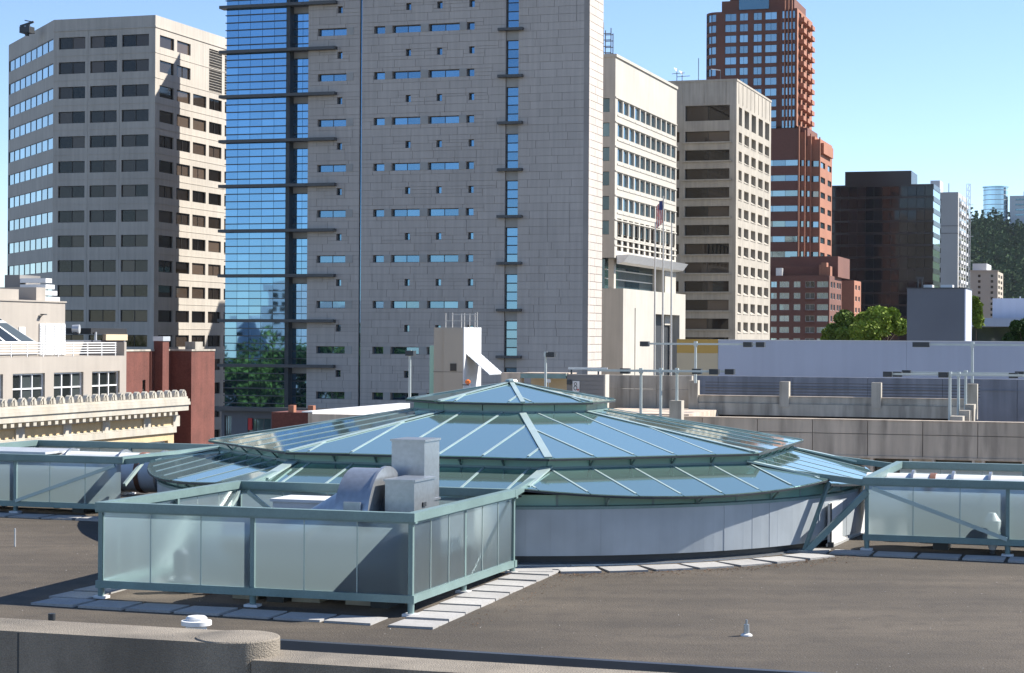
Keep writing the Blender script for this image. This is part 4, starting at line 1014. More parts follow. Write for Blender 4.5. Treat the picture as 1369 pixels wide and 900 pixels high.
for i, (pa, pb, y0, y1) in enumerate(((1031, 1080, 172, 190), (1076, 1090, 183, 196), (1086, 1102, 191, 199))):
    vv2 = kv + 1 + i * 2; T.part('setback', MB().box(kf(pa, vv2), kf(pb, vv2), vv2, vv2 + 18, kz(y1 + 6), kz(y0)), ('brown_brick', 'sunlit_brick', 'sunlit_brick')[i])
# terrace plants
a = at(1105, 198, Yk + 6)
# ---- lower brick apartment block
au, av, _ = at(1109, 372, 500)
T = Thing('brick_apartments', 'lower red brick apartment block with stepped top below the brick tower', 'building', au - 10, av + 6, STREET)
def af(px): return rv(px, 400, av)[0]
def az_(y): return rv(1070, y, av)[1]
a0 = af(1000); zt5 = az_(368.5)
rows5 = [az_(380.3 + 15.2 * i) for i in range(6)]
cols5 = [(1018, 1024), (1030.5, 1038.5), (1042, 1055), (1061, 1070), (1076.5, 1089), (1092, 1107)]
ho5 = [(af(a) - a0, af(b) - a0, z - .75, z + .75) for z in rows5 for a, b in cols5]
D5 = ru(1125, 400, au)[0] - av
wl = MB(); facade(wl, (a0, av), U, au - a0, STREET, zt5, ho5, .3)
hr5 = [(D5 * f, D5 * (f + .14), z - .75, z + .75) for z in rows5 for f in (.1, .32, .6, .8)]
facade(wl, (au, av), V_, D5, STREET, zt5, hr5, .3); shell(wl, a0, au, av, av + D5, STREET, zt5, front=False, right=False)
T.part('wall', wl, 'brown_brick')
for i, h in enumerate(ho5): window(T, (a0, av), U, *h, .28, 'store_glass' if i % 6 == 4 else 'koin_glass', 'light_frame', nv=2, fw=.07, tilt=.01)
for h in hr5: window(T, (au, av), V_, *h, .28, 'teal_glass', 'light_frame', fw=.07)
for i, z in enumerate(rows5): T.part('balcony', MB().box(af(1076), af(1089.5), av - .6, av + .02, z - 1.1, z - .9), 'brown_brick')
for i, (pa, pb, y0, dv_) in enumerate(((1000, 1106, 355, 4), (1048, 1113, 341, 9))):
    T.part('setback', MB().box(af(pa), af(pb), av + dv_, av + 30, zt5 - .1, az_(y0)), 'brown_brick')
for pa, pb, y0 in ((1094, 1098, 354), (1097, 1104, 351), (1101, 1109, 357)): T.part('step_block', MB().box(af(pa), af(pb), av + 1, av + 3.9, zt5 - .1, az_(y0)), 'sunlit_brick')
hv = MB(); hv.box(af(1036), af(1044), av + 1.2, av + 3.2, zt5, zt5 + 2.0); T.part('roof_unit', hv, 'aluminium')
a2 = at(1138, 375, 540)
T = Thing('brick_annex', 'plain red brick annex behind the tree beside the dark granite tower', 'building', a2[0], a2[1] + 4, STREET)
wl = MB(); q0, q1 = rv(1118, 390, a2[1])[0], rv(1142, 390, a2[1])[0]; d2 = ru(1151, 390, q1)[0] - a2[1]
hs = [(d2 * f, d2 * (f + .25), a2[2] - 2.5 - 3.1 * i, a2[2] - 1.2 - 3.1 * i) for i in range(5) for f in (.15, .6)]
facade(wl, (q1, a2[1]), V_, d2, STREET, a2[2], hs, .3); shell(wl, q0, q1, a2[1], a2[1] + d2, STREET, a2[2], right=False); T.part('wall', wl, 'sunlit_brick')
for h in hs: window(T, (q1, a2[1]), V_, *h, .28, 'teal_glass', 'light_frame', fw=.07)

# ---- black granite and glass tower
gu, gv, _ = at(1248, 246, 640)
T = Thing('dark_tower', 'dark glass and granite office tower behind the brick apartments', 'tower', gu - 15, gv + 10, STREET)
g0 = rv(1090, 300, gv)[0]; zg = rv(1240, 246, gv)[1]; Dg = ru(1257, 300, gu)[0] - gv
T.part('core', MB().box(g0, gu - .3, gv + .3, gv + Dg, STREET, zg), 'black')
ng, mg = 14, 22; pg_ = (gu - g0) / ng; hg = 3.9
for j in range(22):
    for i in range(ng):
        T.inst('glass_panel', pane_mesh(pg_ - .15, hg - .75, 'black_glass'), (g0 + i * pg_ + .08, gv + .1, zg - (j + 1) * hg + .1), (R.uniform(-.006, .006), 0, R.uniform(-.006, .006)))
    T.part('spandrel', MB().box(g0 - .05, gu + .0, gv - .02, gv + .28, zg - j * hg - .62, zg - j * hg), 'black_granite')
    T.part('side_band', MB().box(gu - .29, gu + .06, gv + .3, gv + Dg, zg - j * hg - 1.6, zg - j * hg), 'far_concrete' if j > 99 else 'black_granite')
    T.part('side_glass', MB().quad((gu - .1, gv + .3, zg - (j + 1) * hg), (gu - .1, gv + Dg, zg - (j + 1) * hg), (gu - .1, gv + Dg, zg - j * hg - 1.6), (gu - .1, gv + .3, zg - j * hg - 1.6)), 'sky_glass')
zp = rv(1200, 227.5, gv)[1]
T.part('penthouse', MB().box(rv(1128, 235, gv)[0], rv(1217, 235, gv)[0], gv + 3, gv + Dg - 2, zg, zp), 'black_granite')

# ---- pale slab tower further back
tu, tv, _ = at(1281, 258, 780)
T = Thing('slab_tower', 'pale grey slab tower with a balconied edge beside a lattice mast', 'tower', tu - 8, tv + 6, STREET)
t0 = rv(1236, 300, tv)[0]; zt6 = rv(1270, 257, tv)[1]; D6 = ru(1292, 300, tu)[0] - tv
wl = MB(); nf = 22; fh6 = 3.9
hl = [(rv(1255, 300, tv)[0] - t0, rv(1258, 300, tv)[0] - t0, zt6 - 4.5 - k * fh6, zt6 - 2.5 - k * fh6) for k in range(nf)]
facade(wl, (t0, tv), U, tu - t0, STREET, zt6, hl, .4); shell(wl, t0, tu, tv, tv + D6, STREET, zt6, front=False); T.part('wall', wl, 'far_concrete')
for h in hl: window(T, (t0, tv), U, *h, .35, 'dark_glass', 'bronze')
for k in range(nf):
    for f in (.12, .42, .72):
        T.part('balcony', MB().box(tu, tu + 1.0, tv + D6 * f, tv + D6 * (f + .2), zt6 - 4.6 - k * fh6, zt6 - 3.4 - k * fh6), 'far_white')
        T.part('opening', MB().box(tu - .1, tu + .05, tv + D6 * f, tv + D6 * (f + .2), zt6 - 3.4 - k * fh6, zt6 - 1.9 - k * fh6), 'dark_glass')
for y in (302, 312): T.part('floor_band', MB().box(t0 + 6, tu + .05, tv - .12, tv + .02, rv(1270, y, tv)[1] - .15, rv(1270, y, tv)[1] + .15), 'roofing')
T.part('roof_block', MB().box(t0 + 2, rv(1256, 250, tv)[0], tv + 2, tv + 14, zt6 - .2, rv(1245, 241, tv)[1]), 'far_white')
T.part('roof_mast', MB().bar((tu - 4, tv + 4, zt6), (tu - 4, tv + 4, zt6 + 3.8), .25, .25), 'mullion')
m0 = at(1294, 400, 800); mt = at(1294, 246, 800)
T = Thing('lattice_mast', 'thin lattice mast with cross arms standing before the wooded hill', 'mast', m0[0], m0[1], STREET)
for dx, dy in ((-.7, 0), (.7, 0), (0, 1.2)): T.part('leg', MB().bar((m0[0] + dx, m0[1] + dy, STREET), (m0[0] + dx, m0[1] + dy, mt[2]), .22, .22), 'far_white')
lat = MB(); nst = 34
for k in range(nst):
    za, zb_ = STREET + (mt[2] - STREET) * k / nst, STREET + (mt[2] - STREET) * (k + 1) / nst
    lat.bar((m0[0] - .7, m0[1], za), (m0[0] + .7, m0[1], zb_), .12, .12); lat.bar((m0[0] - .8, m0[1], zb_), (m0[0] + .8, m0[1], zb_), .14, .14)
T.part('lattice', lat, 'far_white')
for y in (274, 316, 349): z = at(1294, y, 800)[2]; T.part('cross_arm', MB().bar((m0[0] - 2, m0[1], z), (m0[0] + 2, m0[1], z), .18, .18), 'far_white')

# ---- small beige block and low white buildings at the right
su_, sv_, _ = at(1334, 363, 620)
T = Thing('beige_block', 'small beige apartment block with a white penthouse below the wooded hill', 'building', su_ - 4, sv_ + 3, STREET)
s0b = rv(1297, 380, sv_)[0]; zt7 = rv(1320, 363, sv_)[1]; D7 = ru(1341, 380, su_)[0] - sv_
hs = [(rv(a, 380, sv_)[0] - s0b, rv(a + 4.2, 380, sv_)[0] - s0b, zt7 - 1.9 - 1.75 * i, zt7 - .9 - 1.75 * i) for i in range(9) for a in (1307, 1324)]
hr = [(D7 * f, D7 * (f + .3), zt7 - 1.9 - 1.75 * i, zt7 - .9 - 1.75 * i) for i in range(9) for f in (.1, .55)]
wl = MB(); facade(wl, (s0b, sv_), U, su_ - s0b, STREET, zt7, hs, .25); facade(wl, (su_, sv_), V_, D7, STREET, zt7, hr, .3); shell(wl, s0b, su_, sv_, sv_ + D7, STREET, zt7, front=False, right=False)
T.part('wall', wl, 'beige')
for h in hs: window(T, (s0b, sv_), U, *h, .22, 'dark_glass', 'light_frame', fw=.06)
for h in hr: window(T, (su_, sv_), V_, *h, .25, 'dark_glass', 'light_frame', fw=.06)
T.part('penthouse', MB().box(rv(1299, 380, sv_)[0], rv(1318, 380, sv_)[0], sv_ + 3, sv_ + D7 - 2, zt7, rv(1308, 352, sv_)[1]), 'far_white')
T.part('coping', MB().box(s0b - .2, su_ + .3, sv_ - .3, sv_ + .2, zt7, zt7 + .4), 'beige')
wu, wv, _ = at(1327, 400, 230)
T = Thing('white_hall', 'low white flat-roofed hall beyond the dark blue box', 'building', wu + 8, wv + 6, STREET)
T.part('upper_wall', MB().box(wu, wu + 40, wv, wv + 16, -4, rv(1340, 399, wv)[1]), 'white_wall')
wv2 = wv - 4; T.part('canopy_roof', MB().box(rv(1285, 430, wv2)[0], wu + 40, wv2 - 6, wv - .02, rv(1330, 437, wv2)[1], rv(1330, 426, wv2)[1]), 'white_wall')
T.part('dark_glazing', MB().box(rv(1285, 430, wv2)[0], wu + 40, wv - 1.5, wv - .04, STREET, rv(1330, 437, wv2)[1] - .02), 'store_glass')
for k in range(4): T.part('roof_pipe', MB().bar((wu + 3 + 3 * k, wv + 2, 9), (wu + 3 + 3 * k, wv + 2, rv(1340, 396, wv)[1]), .15, .15), 'aluminium')

# ---- wooded hill with a hospital on it
hb = MB(); nx_, ny_ = 60, 24
hu0, hu1, hv0, hv1 = -420, 1500, 1500, 3200
def hillz(u, v):
    a = min(max((v - 1500) / 700, 0), 1); e = min(max((u + 340) / 120, 0), 1)
    a = a * a * (3 - 2 * a); e = e * e * (3 - 2 * e)
    return STREET + a * e * (132 + 6 * sin(u * .03 + 1) + 4 * sin(u * .071))
for j in range(ny_ + 1):
    for i in range(nx_ + 1):
        u = hu0 + (hu1 - hu0) * i / nx_; v = hv0 + (hv1 - hv0) * j / ny_; hb.v.append((u, v, hillz(u, v)))
for j in range(ny_):
    for i in range(nx_): a = j * (nx_ + 1) + i; hb.f.append((a, a + 1, a + nx_ + 2, a + nx_ + 1))
struct('hill', hb, 'leaf_far', smooth=True)
fo = MB(); rr_ = random.Random(5)
def crown_tuft(mb, u, v, z, h, r, n, rnd_):
    for k in range(n):
        f = rnd_.random() ** .8; rad = r * (1 - f) * (.55 + .45 * rnd_.random()) + .3; a = rnd_.uniform(0, 2 * pi)
        x, y, zz = u + rad * cos(a), v + rad * sin(a), z + h * (.08 + .92 * f)
        s = r * rnd_.uniform(.15, .3); b_ = rnd_.uniform(0, pi); tl = rnd_.uniform(.2, .9)
        dx, dy = cos(b_) * s, sin(b_) * s
        mb.quad((x - dx, y - dy, zz - s * tl), (x + dx, y + dy, zz - s * tl * .6), (x + dx * .8, y + dy * .8, zz + s * tl), (x - dx * .8, y - dy * .8, zz + s * tl * .7))
for k in range(2600):
    u = rr_.uniform(-330, 20); v = rr_.uniform(1500, 2250); z = hillz(u, v)
    if z < STREET + 3: continue
    conif = rr_.random() < .5
    crown_tuft(fo, u, v, z - 1, rr_.uniform(18, 32) if conif else rr_.uniform(12, 19), rr_.uniform(5, 7) if conif else rr_.uniform(7, 10), 42, rr_)
struct('hill_forest', fo, 'leaf_far', kind='stuff', label='dark wooded hillside of mixed conifers and broadleaf trees', cat='forest')
hx, hy, _ = at(1348, 260, 2150)
T = Thing('hill_hospital', 'pale round glass hospital wing on top of the wooded hill', 'building', hx, hy, hillz(hx, hy))
zh = at(1348, 251, 2150)[2]; zhb = at(1348, 310, 2150)[2]
cxx, cyy, _ = at(1331, 260, 2150); rad = 13
T.part('drum', MB().lathe((cxx, cyy, 0), [(rad, zhb), (rad, zh - .5), (rad + 1, zh), (rad + 1, zh + 1)], 24), 'sky_glass', smooth=False)
for k in range(9): z = zhb + (zh - zhb) * (k + .5) / 9.2; T.part('floor_band', MB().tube((cxx, cyy, z), (cxx, cyy, z + .7), rad + .25, rad + .25, 24), 'far_white')
hx2, hy2, _ = at(1350, 260, 2140); zh2 = at(1360, 262, 2140)[2]
W = Thing('hill_hospital_block', 'white banded hospital block beside the round wing on the hill', 'building', hx2 + 20, hy2 + 10, zhb)
W.part('wall', MB().box(hx2, hx2 + 70, hy2, hy2 + 30, zhb, zh2), 'far_white')
for k in range(4): z = zh2 - 5 - 5.5 * k; W.part('window_band', MB().box(hx2 + 6, hx2 + 70, hy2 - .3, hy2 + .1, z, z + 1.8), 'teal_glass')
W.part('rotunda', MB().lathe((hx2 + 24, hy2 + 8, 0), [(10, zh2), (10, zh2 + 5), (6, zh2 + 7), (6, zh2 + 11), (1, zh2 + 12)], 20), 'far_white')

# ================================================================== middle ground, right: parking structure
gvv = at(1219, 563, 95)[1]
T = Thing('panel_building', 'long stained concrete panel facade with dark openings behind the dome', 'building', at(1100, 570, 95)[0], gvv + 3, STREET)
ue0, ue1 = rv(800, 570, gvv)[0], rv(1560, 570, gvv)[0]
zt8 = rv(1219, 563.6, gvv)[1]; zj = rv(1219, 581.5, gvv)[1]; zj2 = rv(1219, 611, gvv)[1]; zo0, zo1 = rv(1219, 640, gvv)[1], rv(1219, 614.5, gvv)[1]
joints = [rv(865 + 73.7 * k, 590, gvv)[0] for k in range(-1, 10)]
opn = [(rv(a, 610, gvv)[0] - ue0, rv(b, 610, gvv)[0] - ue0, zo0, zo1) for a, b in ((1096, 1146), (1168, 1215), (1250, 1299), (1317, 1366), (1385, 1432))]
wl = MB(); facade(wl, (ue0, gvv + .12), U, ue1 - ue0, STREET, zj2, opn, .6); T.part('lower_wall', wl, 'garage_panel')
for h in opn: window(T, (ue0, gvv + .12), U, *h, .55, 'store_glass', 'bronze', nv=2)
T.part('backing', MB().box(ue0, ue1, gvv + .13, gvv + .5, zj2, zt8 - .05), 'stone_backing')
for a, b in zip(joints[:-1], joints[1:]):
    for z0, z1 in ((zj2 + .015, zj - .015), (zj + .015, zt8)): T.part('concrete_panel', MB().box(a + .015, b - .015, gvv, gvv + .125, z0, z1), 'garage_panel')
for a in opn: T.part('frame', MB().box(ue0 + a[0] - .16, ue0 + a[0] - .02, gvv - .05, gvv + .1, zo0, zo1 + .1).box(ue0 + a[1] + .02, ue0 + a[1] + .16, gvv - .05, gvv + .1, zo0, zo1 + .1), 'garage_panel')
T.part('ledge', MB().box(ue0, ue1, gvv - .06, gvv + .11, zj2 - .1, zj2 + .01), 'garage_panel')
T.part('coping', MB().box(ue0, ue1, gvv - .03, gvv + .55, zt8, zt8 + .05), 'garage_panel')
T.part('deck', MB().box(ue0, ue1, gvv + .5, gvv + 9, zt8 - 1.6, zt8 - 1.3), 'roofing')
# parking ramp barrier with stub posts
pvv = at(1100, 540, 104)[1]
T = Thing('ramp_barrier', 'weathered concrete ramp barrier with short square posts', 'barrier', at(1100, 540, 104)[0], pvv, zt8 - 2)
pz = lambda y: rv(1110, y, pvv)[1]
p0_, p1_ = rv(922, 530, pvv)[0], rv(1305, 530, pvv)[0]
T.part('upper_beam', MB().box(p0_ + .05, p1_, pvv + .12, pvv + .5, pz(541), pz(531.5)), 'garage_concrete')
T.part('lower_beam', MB().box(p0_, p1_, pvv, pvv + .55, pz(557), pz(541.2)), 'garage_concrete')
T.part('coping', MB().box(p0_ + .05, p1_, pvv + .08, pvv + .54, pz(531.6), pz(530.8)), 'garage_panel')
T.part('painted_gap_shade', MB().box(p0_, p1_, pvv + .4, pvv + .7, pz(580), pz(557)), 'black')  # black strip paints the shade of the open gap under the beams
for px in (927, 1048.5, 1171.5, 1300):
    a = rv(px, 525, pvv)[0]; T.part('post', MB().box(a - .25, a + .25, pvv - .06, pvv + .42, pz(557.5 if px > 1290 or px < 930 else 545), pz(511)), 'garage_concrete')
for i, y in enumerate((512, 516, 520, 524, 528)):
    T.part('rail', MB().bar((p0_ + .3, pvv + 2.6, pz(y) - .1), (p1_, pvv + 2.6, pz(y) - .1), .04, .04), 'mullion')
# inner ramp wall with shade put into its colour, and curved corner wall
rvv = at(1100, 515, 113)[1]
T = Thing('ramp_wall', 'concrete ramp wall in painted blue shade below the long pale blue wall', 'wall', at(1100, 515, 113)[0], rvv, zt8 - 3)
wz = lambda y: rv(1110, y, rvv)[1]
ends = [rv(px, 515, rvv)[0] for px in (905, 960, 1060, 1160, 1260, 1360, 1500)]
for a, b in zip(ends[:-1], ends[1:]): T.part('wall_section', MB().box(a + .01, b - .01, rvv, rvv + .4, wz(600), wz(504.5)), 'shade_blue_concrete')
T.part('ledge', MB().box(ends[0], ends[-1], rvv - .05, rvv + .02, wz(519.5), wz(519)), 'shade_blue_concrete')
T = Thing('corner_wall', 'plain grey concrete wall with a joint beside the numbered block', 'wall', at(860, 530, 108)[0], at(860, 530, 108)[1], zt8 - 3)
cvv = at(860, 530, 108)[1]; wz = lambda y: rv(860, y, cvv)[1]
cs = [rv(px, 530, cvv)[0] for px in (811, 842, 878, 925)]
for a, b in zip(cs[:-1], cs[1:]):
    T.part('upper_panel', MB().box(a + .01, b - .01, cvv, cvv + .4, wz(520), wz(502)), 'garage_concrete')
    T.part('lower_panel', MB().box(a + .01, b - .01, cvv, cvv + .4, wz(585), wz(520.5)), 'garage_concrete')
# lit deck strip and pedestal base
T = Thing('upper_deck', 'pale parking deck strip in front of the grey corner wall', 'deck', at(850, 552, 100)[0], at(850, 552, 100)[1], zt8 - 2)
dv0 = gvv + .6; dz0 = rv(860, 553, dv0)[1]
T.part('slab', MB().box(rv(780, 553, dv0)[0], rv(921, 553, dv0)[0], dv0, cvv - .05, dz0 - .6, dz0), 'garage_panel')
# long pale wall, ochre end
lvv = at(1150, 480, 126)[1]
T = Thing('long_wall', 'long plain pale wall in shade, turning ochre at one end', 'wall', at(1150, 480, 126)[0], lvv, STREET)
lz_ = lambda y: rv(1150, y, lvv)[1]
le = [rv(px, 480, lvv)[0] for px in (960, 1212, 1480)]
for a, b in zip(le[:-1], le[1:]): T.part('wall_section', MB().box(a, b - .01, lvv, lvv + .4, STREET, lz_(456)), 'white_wall')
lo = rv(905, 480, lvv)[0]
T.part('ochre_band', MB().box(lo, le[0] - .01, lvv - .03, lvv + .4, lz_(474), lz_(455)), 'ochre')
T.part('tan_band', MB().box(lo, le[0] - .01, lvv - .02, lvv + .4, STREET, lz_(474) - .005), 'tan_paint')
T.part('coping', MB().box(le[0], le[-1], lvv - .04, lvv + .44, lz_(456), lz_(455.2)), 'white_metal')
# dark box house
bu, bv, _ = at(1290, 386, 142)
T = Thing('dark_house', 'plain dark blue-grey box building with one edge wall coloured as sunlit', 'building', bu - 2, bv + 1, STREET)
zbx = rv(1250, 386, bv)[1]; b0 = rv(1212.5, 420, bv)[0]; Db = ru(1298, 420, bu)[0] - bv
T.part('wall', MB().box(b0, bu - .02, bv, bv + Db, STREET, zbx), 'dark_box')
T.part('side_wall', MB().box(bu - .02, bu + .06, bv - .0, bv + Db, STREET, zbx), 'white_wall')  # sunlit side of the dark box; the light is put into its pale colour
T.part('coping', MB().box(b0 - .04, bu + .1, bv - .05, bv + Db, zbx, zbx + .08), 'dark_metal')
for a, b in ((1233, 1245), (1256, 1272)): x0, x1 = rv(a, 386, bv)[0], rv(b, 386, bv)[0]; T.part('skylight', MB().box(x0, x1, bv + .8, bv + 2, zbx + .08, zbx + .3), 'white_metal')
a = at(1229, 380, 143); T.part('vent_pipe', MB().bar((a[0] - .15, bv + .5, zbx), (a[0] - .15, bv + .5, a[2] + .5), .1, .1).bar((a[0] + .15, bv + .5, zbx), (a[0] + .15, bv + .5, a[2] + .5), .1, .1).bar((a[0] - .3, bv + .5, a[2] + .5), (a[0] + .25, bv + .5, a[2] + .45), .14, .14), 'dark_metal')

# ---- parking deck lamp posts with long arms
def lamp_post(label, px, ytop, ybase, Y, arms, heads, pedestal=0.0):
    a = at(px, ytop, Y); base = at(px, ybase, Y)[2]
    T = Thing('lamp_post', label, 'lamp post', a[0], a[1], base - .05, 'lamp posts on the parking deck')
    r = .075
    T.part('pole', MB().tube((a[0], a[1], base + pedestal - .05), (a[0], a[1], a[2]), r, r * .85, 10), 'lamp_paint', smooth=True)
    if pedestal: T.part('pedestal', MB().box(a[0] - .3, a[0] + .3, a[1] - .3, a[1] + .3, base - .6, base + pedestal), 'garage_concrete')
    xs = [rv(q, ytop, a[1])[0] for q in arms]
    T.part('arm', MB().bar((xs[0], a[1], a[2]), (xs[1], a[1], a[2]), .09, .1), 'lamp_paint')
    T.part('arm_bracket', MB().tube((a[0], a[1], a[2] - .12), (a[0], a[1], a[2] + .14), .11, .1, 10), 'lamp_paint')
    for q in heads:
        x = rv(q, ytop, a[1])[0]
        hd_ = T.part('lamp_head', MB().box(x - .22, x + .22, a[1] - .2, a[1] + .2, a[2] - .14, a[2] + .12), 'dark_metal')
        T.part('lens', MB().box(x - .18, x + .18, a[1] - .16, a[1] + .16, a[2] - .155, a[2] - .142), 'light_frame', parent=hd_)
lamp_post('pale lamp post with long arm in front of the ochre wall end', 930, 460, 511, 104, (862, 1018), (862, 1000, 1017))
lamp_post('low lamp post next to the numbered block', 857, 496, 552, 97.5, (786, 905), (836,))
lamp_post('low lamp post between its twin and the post on a pedestal', 883.5, 496, 555, 96.5, (800, 955), (955,))
lamp_post('low lamp post standing on a square concrete pedestal', 905, 496, 556, 97, (850, 978), (932, 976), .75)
lamp_post('tall lamp post rising from the ramp barrier end post', 1300, 461, 511, 104, (1226, 1420), (1226, 1237))
lamp_post('low lamp post on the panel facade beside the ramp end', 1270, 501, 567, 97, (1187, 1369), (1187, 1261))
lamp_post('slim lamp post on the second step of the deck stair', 1281.5, 501, 557, 99, (1200, 1400), (1200, 1355))
lamp_post('slim lamp post on the top step of the deck stair', 1291, 499, 548, 100.5, (1212, 1420), (1212, 1363))
lamp_post('thin lamp post before the pale parapet left of the stair tower', 548, 472, 536, 100, (546, 551), (549,))
lamp_post('thin lamp post in front of the tunnel with grey lintel', 729.5, 474, 516, 104, (729, 738), (737,))
T = Thing('deck_stair', 'concrete steps beside the end post of the ramp barrier', 'stairs', at(1281, 565, 98)[0], at(1281, 565, 98)[1], zt8 - 1)
for i, (pa, pb, y) in enumerate(((1270, 1287, 557), (1282, 1296, 549), (1290, 1302, 541))):
    vv = gvv + 1.5 + i * 1.2; x0, x1 = rv(pa, y, vv)[0], rv(pb, y, vv)[0]; T.part('step', MB().box(x0, x1, vv, vv + 1.2, zt8 - 1.2, rv(1285, y, vv)[1]), 'garage_concrete')

# ---- stair tower on the parking deck
su0, sv0, _ = at(620, 440, 118)
T = Thing('stair_tower', 'tan stair tower with side wall painted sunlit white and slanted louvre hood', 'tower', su0 - 1, sv0 + 1.5, zt8 - 4)
x0 = rv(580, 470, sv0)[0]; zt9 = rv(600, 438, sv0)[1]; D9 = ru(642, 480, su0)[0] - sv0
T.part('front_block', MB().box(x0, su0, sv0, sv0 + D9, zt8 - 4, zt9), 'beige')
T.part('left_wing', MB().box(rv(594, 470, sv0)[0], su0 + .0, sv0 - .12, sv0 + .0, zt8 - 4, zt9 - .05), 'beige')
T.part('sun_white_side', MB().box(su0, su0 + .06, sv0 - .1, sv0 + D9, zt8 - 4, zt9 + .02), 'white_metal')  # sunlight on the tan tower's side put in as white
T.part('glass_strip', MB().box(rv(572, 470, sv0)[0], x0 - .01, sv0 + .3, sv0 + D9, zt8 - 4, rv(575, 462, sv0)[1]), 'green_glass')
T.part('vent', MB().box(rv(603, 490, sv0)[0], rv(611, 490, sv0)[0], sv0 - .16, sv0 - .1, rv(605, 496, sv0)[1], rv(605, 486, sv0)[1]), 'bronze')
T.part('joint', MB().box(x0, su0, sv0 - .125, sv0 - .115, rv(600, 497.5, sv0)[1], rv(600, 497, sv0)[1]), 'bronze')
hz0 = ru(632, 472, su0)[1]; hood = MB()
for k in range(7):
    f = k / 7; hood.slab([(su0 + .06 + 1.5 * f, sv0 + .3, hz0 - 1.25 * f), (su0 + .06 + 1.5 * f, sv0 + D9 - .2, hz0 - 1.25 * f), (su0 + .06 + 1.5 * (f + .12), sv0 + D9 - .2, hz0 - 1.25 * (f + .14)), (su0 + .06 + 1.5 * (f + .12), sv0 + .3, hz0 - 1.25 * (f + .14))], (0, 0, -.05))
T.part('louvre_hood', hood, 'aluminium')
T.part('signal_lamp', MB().lathe((su0 + .35, sv0 - .2, rv(628, 514, sv0)[1]), [(.05, 0), (.17, .08), (.17, .22), (.05, .3)], 14), 'orange_plastic', smooth=True)
T.part('signal_arm', MB().box(su0 + .02, su0 + .4, sv0 - .25, sv0 - .15, rv(628, 514, sv0)[1] - .06, rv(628, 514, sv0)[1]), 'dark_metal')
W = Thing('roof_cage', 'white pipe cage and antennas on top of the stair tower', 'antenna', su0 - .8, sv0 + .8, zt9)
ztc = rv(620, 420, sv0)[1]
for px in (596, 605, 617, 621, 628, 635, 638):
    a = rv(px, 430, sv0 + .6)[0]; W.part('post', MB().tube((a, sv0 + .6, zt9 - .02), (a, sv0 + .6, ztc + R.uniform(-.02, .12)), .025, .025, 6), 'light_frame')
for y in (420.5, 429): z = rv(620, y, sv0 + .6)[1]; W.part('rail', MB().bar((rv(596 if y > 425 else 605, 430, sv0 + .6)[0], sv0 + .6, z), (rv(638, 430, sv0 + .6)[0], sv0 + .6, z), .03, .03), 'light_frame')
# numbered block and tunnel mouth
nu0, nv0, _ = at(758, 515, 106)
T = Thing('numbered_block', 'dark board-marked concrete block with white number sign', 'block', nu0 + 1, nv0 + 1, zt8 - 3)
n1 = rv(808, 515, nv0)[0]; zn = rv(780, 501, nv0)[1]; Dn = ru(813, 515, n1)[0] - nv0
T.part('wall', MB().box(nu0, n1, nv0, nv0 + Dn, zt8 - 3, zn), 'roofing')
for k in range(9): z = zn - .22 * (k + 1); T.part('board_line', MB().box(nu0, n1 - .02, nv0 - .025, nv0 + .01, z - .10, z + .09), 'roofing')
T.part('sun_pale_end', MB().box(n1 - .02, n1 + .06, nv0 - .03, nv0 + Dn, zt8 - 3, zn + .02), 'stone_white')  # pale sheet; sunlight on the block's end put into its colour
T.part('wall_lamp', MB().box(rv(758.5, 512, nv0)[0], rv(764, 512, nv0)[0], nv0 - .14, nv0 - .03, rv(760, 514, nv0)[1], rv(760, 508, nv0)[1]), 'dark_metal')
sx0, sx1 = rv(766, 515, nv0)[0], rv(775, 515, nv0)[0]; sz0, sz1 = rv(770, 524, nv0)[1], rv(770, 509.5, nv0)[1]
sg = T.part('number_sign', MB().box(sx0, sx1, nv0 - .07, nv0 - .03, sz0, sz1), 'sign_white')
cx8 = sx0 + (sx1 - sx0) * .42; h8 = sz1 - sz0
g8 = MB()
for cz, rx, rz8 in ((sz0 + h8 * .72, .085, .10), (sz0 + h8 * .36, .105, .125)):
    for k in range(18):
        a, c = 2 * pi * k / 18, 2 * pi * (k + 1) / 18
        g8.quad((cx8 + rx * cos(a), nv0 - .075, cz + rz8 * sin(a)), (cx8 + rx * cos(c), nv0 - .075, cz + rz8 * sin(c)), (cx8 + rx * .62 * cos(c), nv0 - .075, cz + rz8 * .72 * sin(c)), (cx8 + rx * .62 * cos(a), nv0 - .075, cz + rz8 * .72 * sin(a)))
T.part('numeral', g8, 'black', parent=sg)
T.part('red_dot', MB().lathe((0, 0, 0), [(.05, 0), (.05, .01)], 10), 'red_paint', parent=sg)
bpy.data.objects['red_dot'].data.transform(Matrix.Translation((T.o[0], T.o[1], T.o[2])))
bpy.data.objects['red_dot'].location = (sx1 - .07 - T.o[0], nv0 - .085 - T.o[1], sz0 + h8 * .2 - T.o[2]); bpy.data.objects['red_dot'].rotation_euler = (pi / 2, 0, 0)
T = Thing('tunnel_portal', 'olive tunnel mouth under a blue-grey steel lintel', 'portal', rv(726, 515, nv0)[0], nv0 + 1, zt8 - 3)
q0, q1 = rv(695, 515, nv0)[0], rv(756, 515, nv0)[0]
T.part('lintel', MB().box(q0, q1, nv0 + .1, nv0 + .4, rv(726, 506, nv0)[1], rv(726, 500, nv0)[1]), 'steel_green')
T.part('inner_wall', MB().box(q0, q1, nv0 + 2.0, nv0 + 2.2, zt8 - 3, rv(726, 501, nv0)[1]), 'tan_paint')
T.part('roof', MB().box(q0, q1, nv0 + .1, nv0 + 2.2, rv(726, 500, nv0)[1], rv(726, 499.5, nv0)[1] + .03), 'garage_panel')
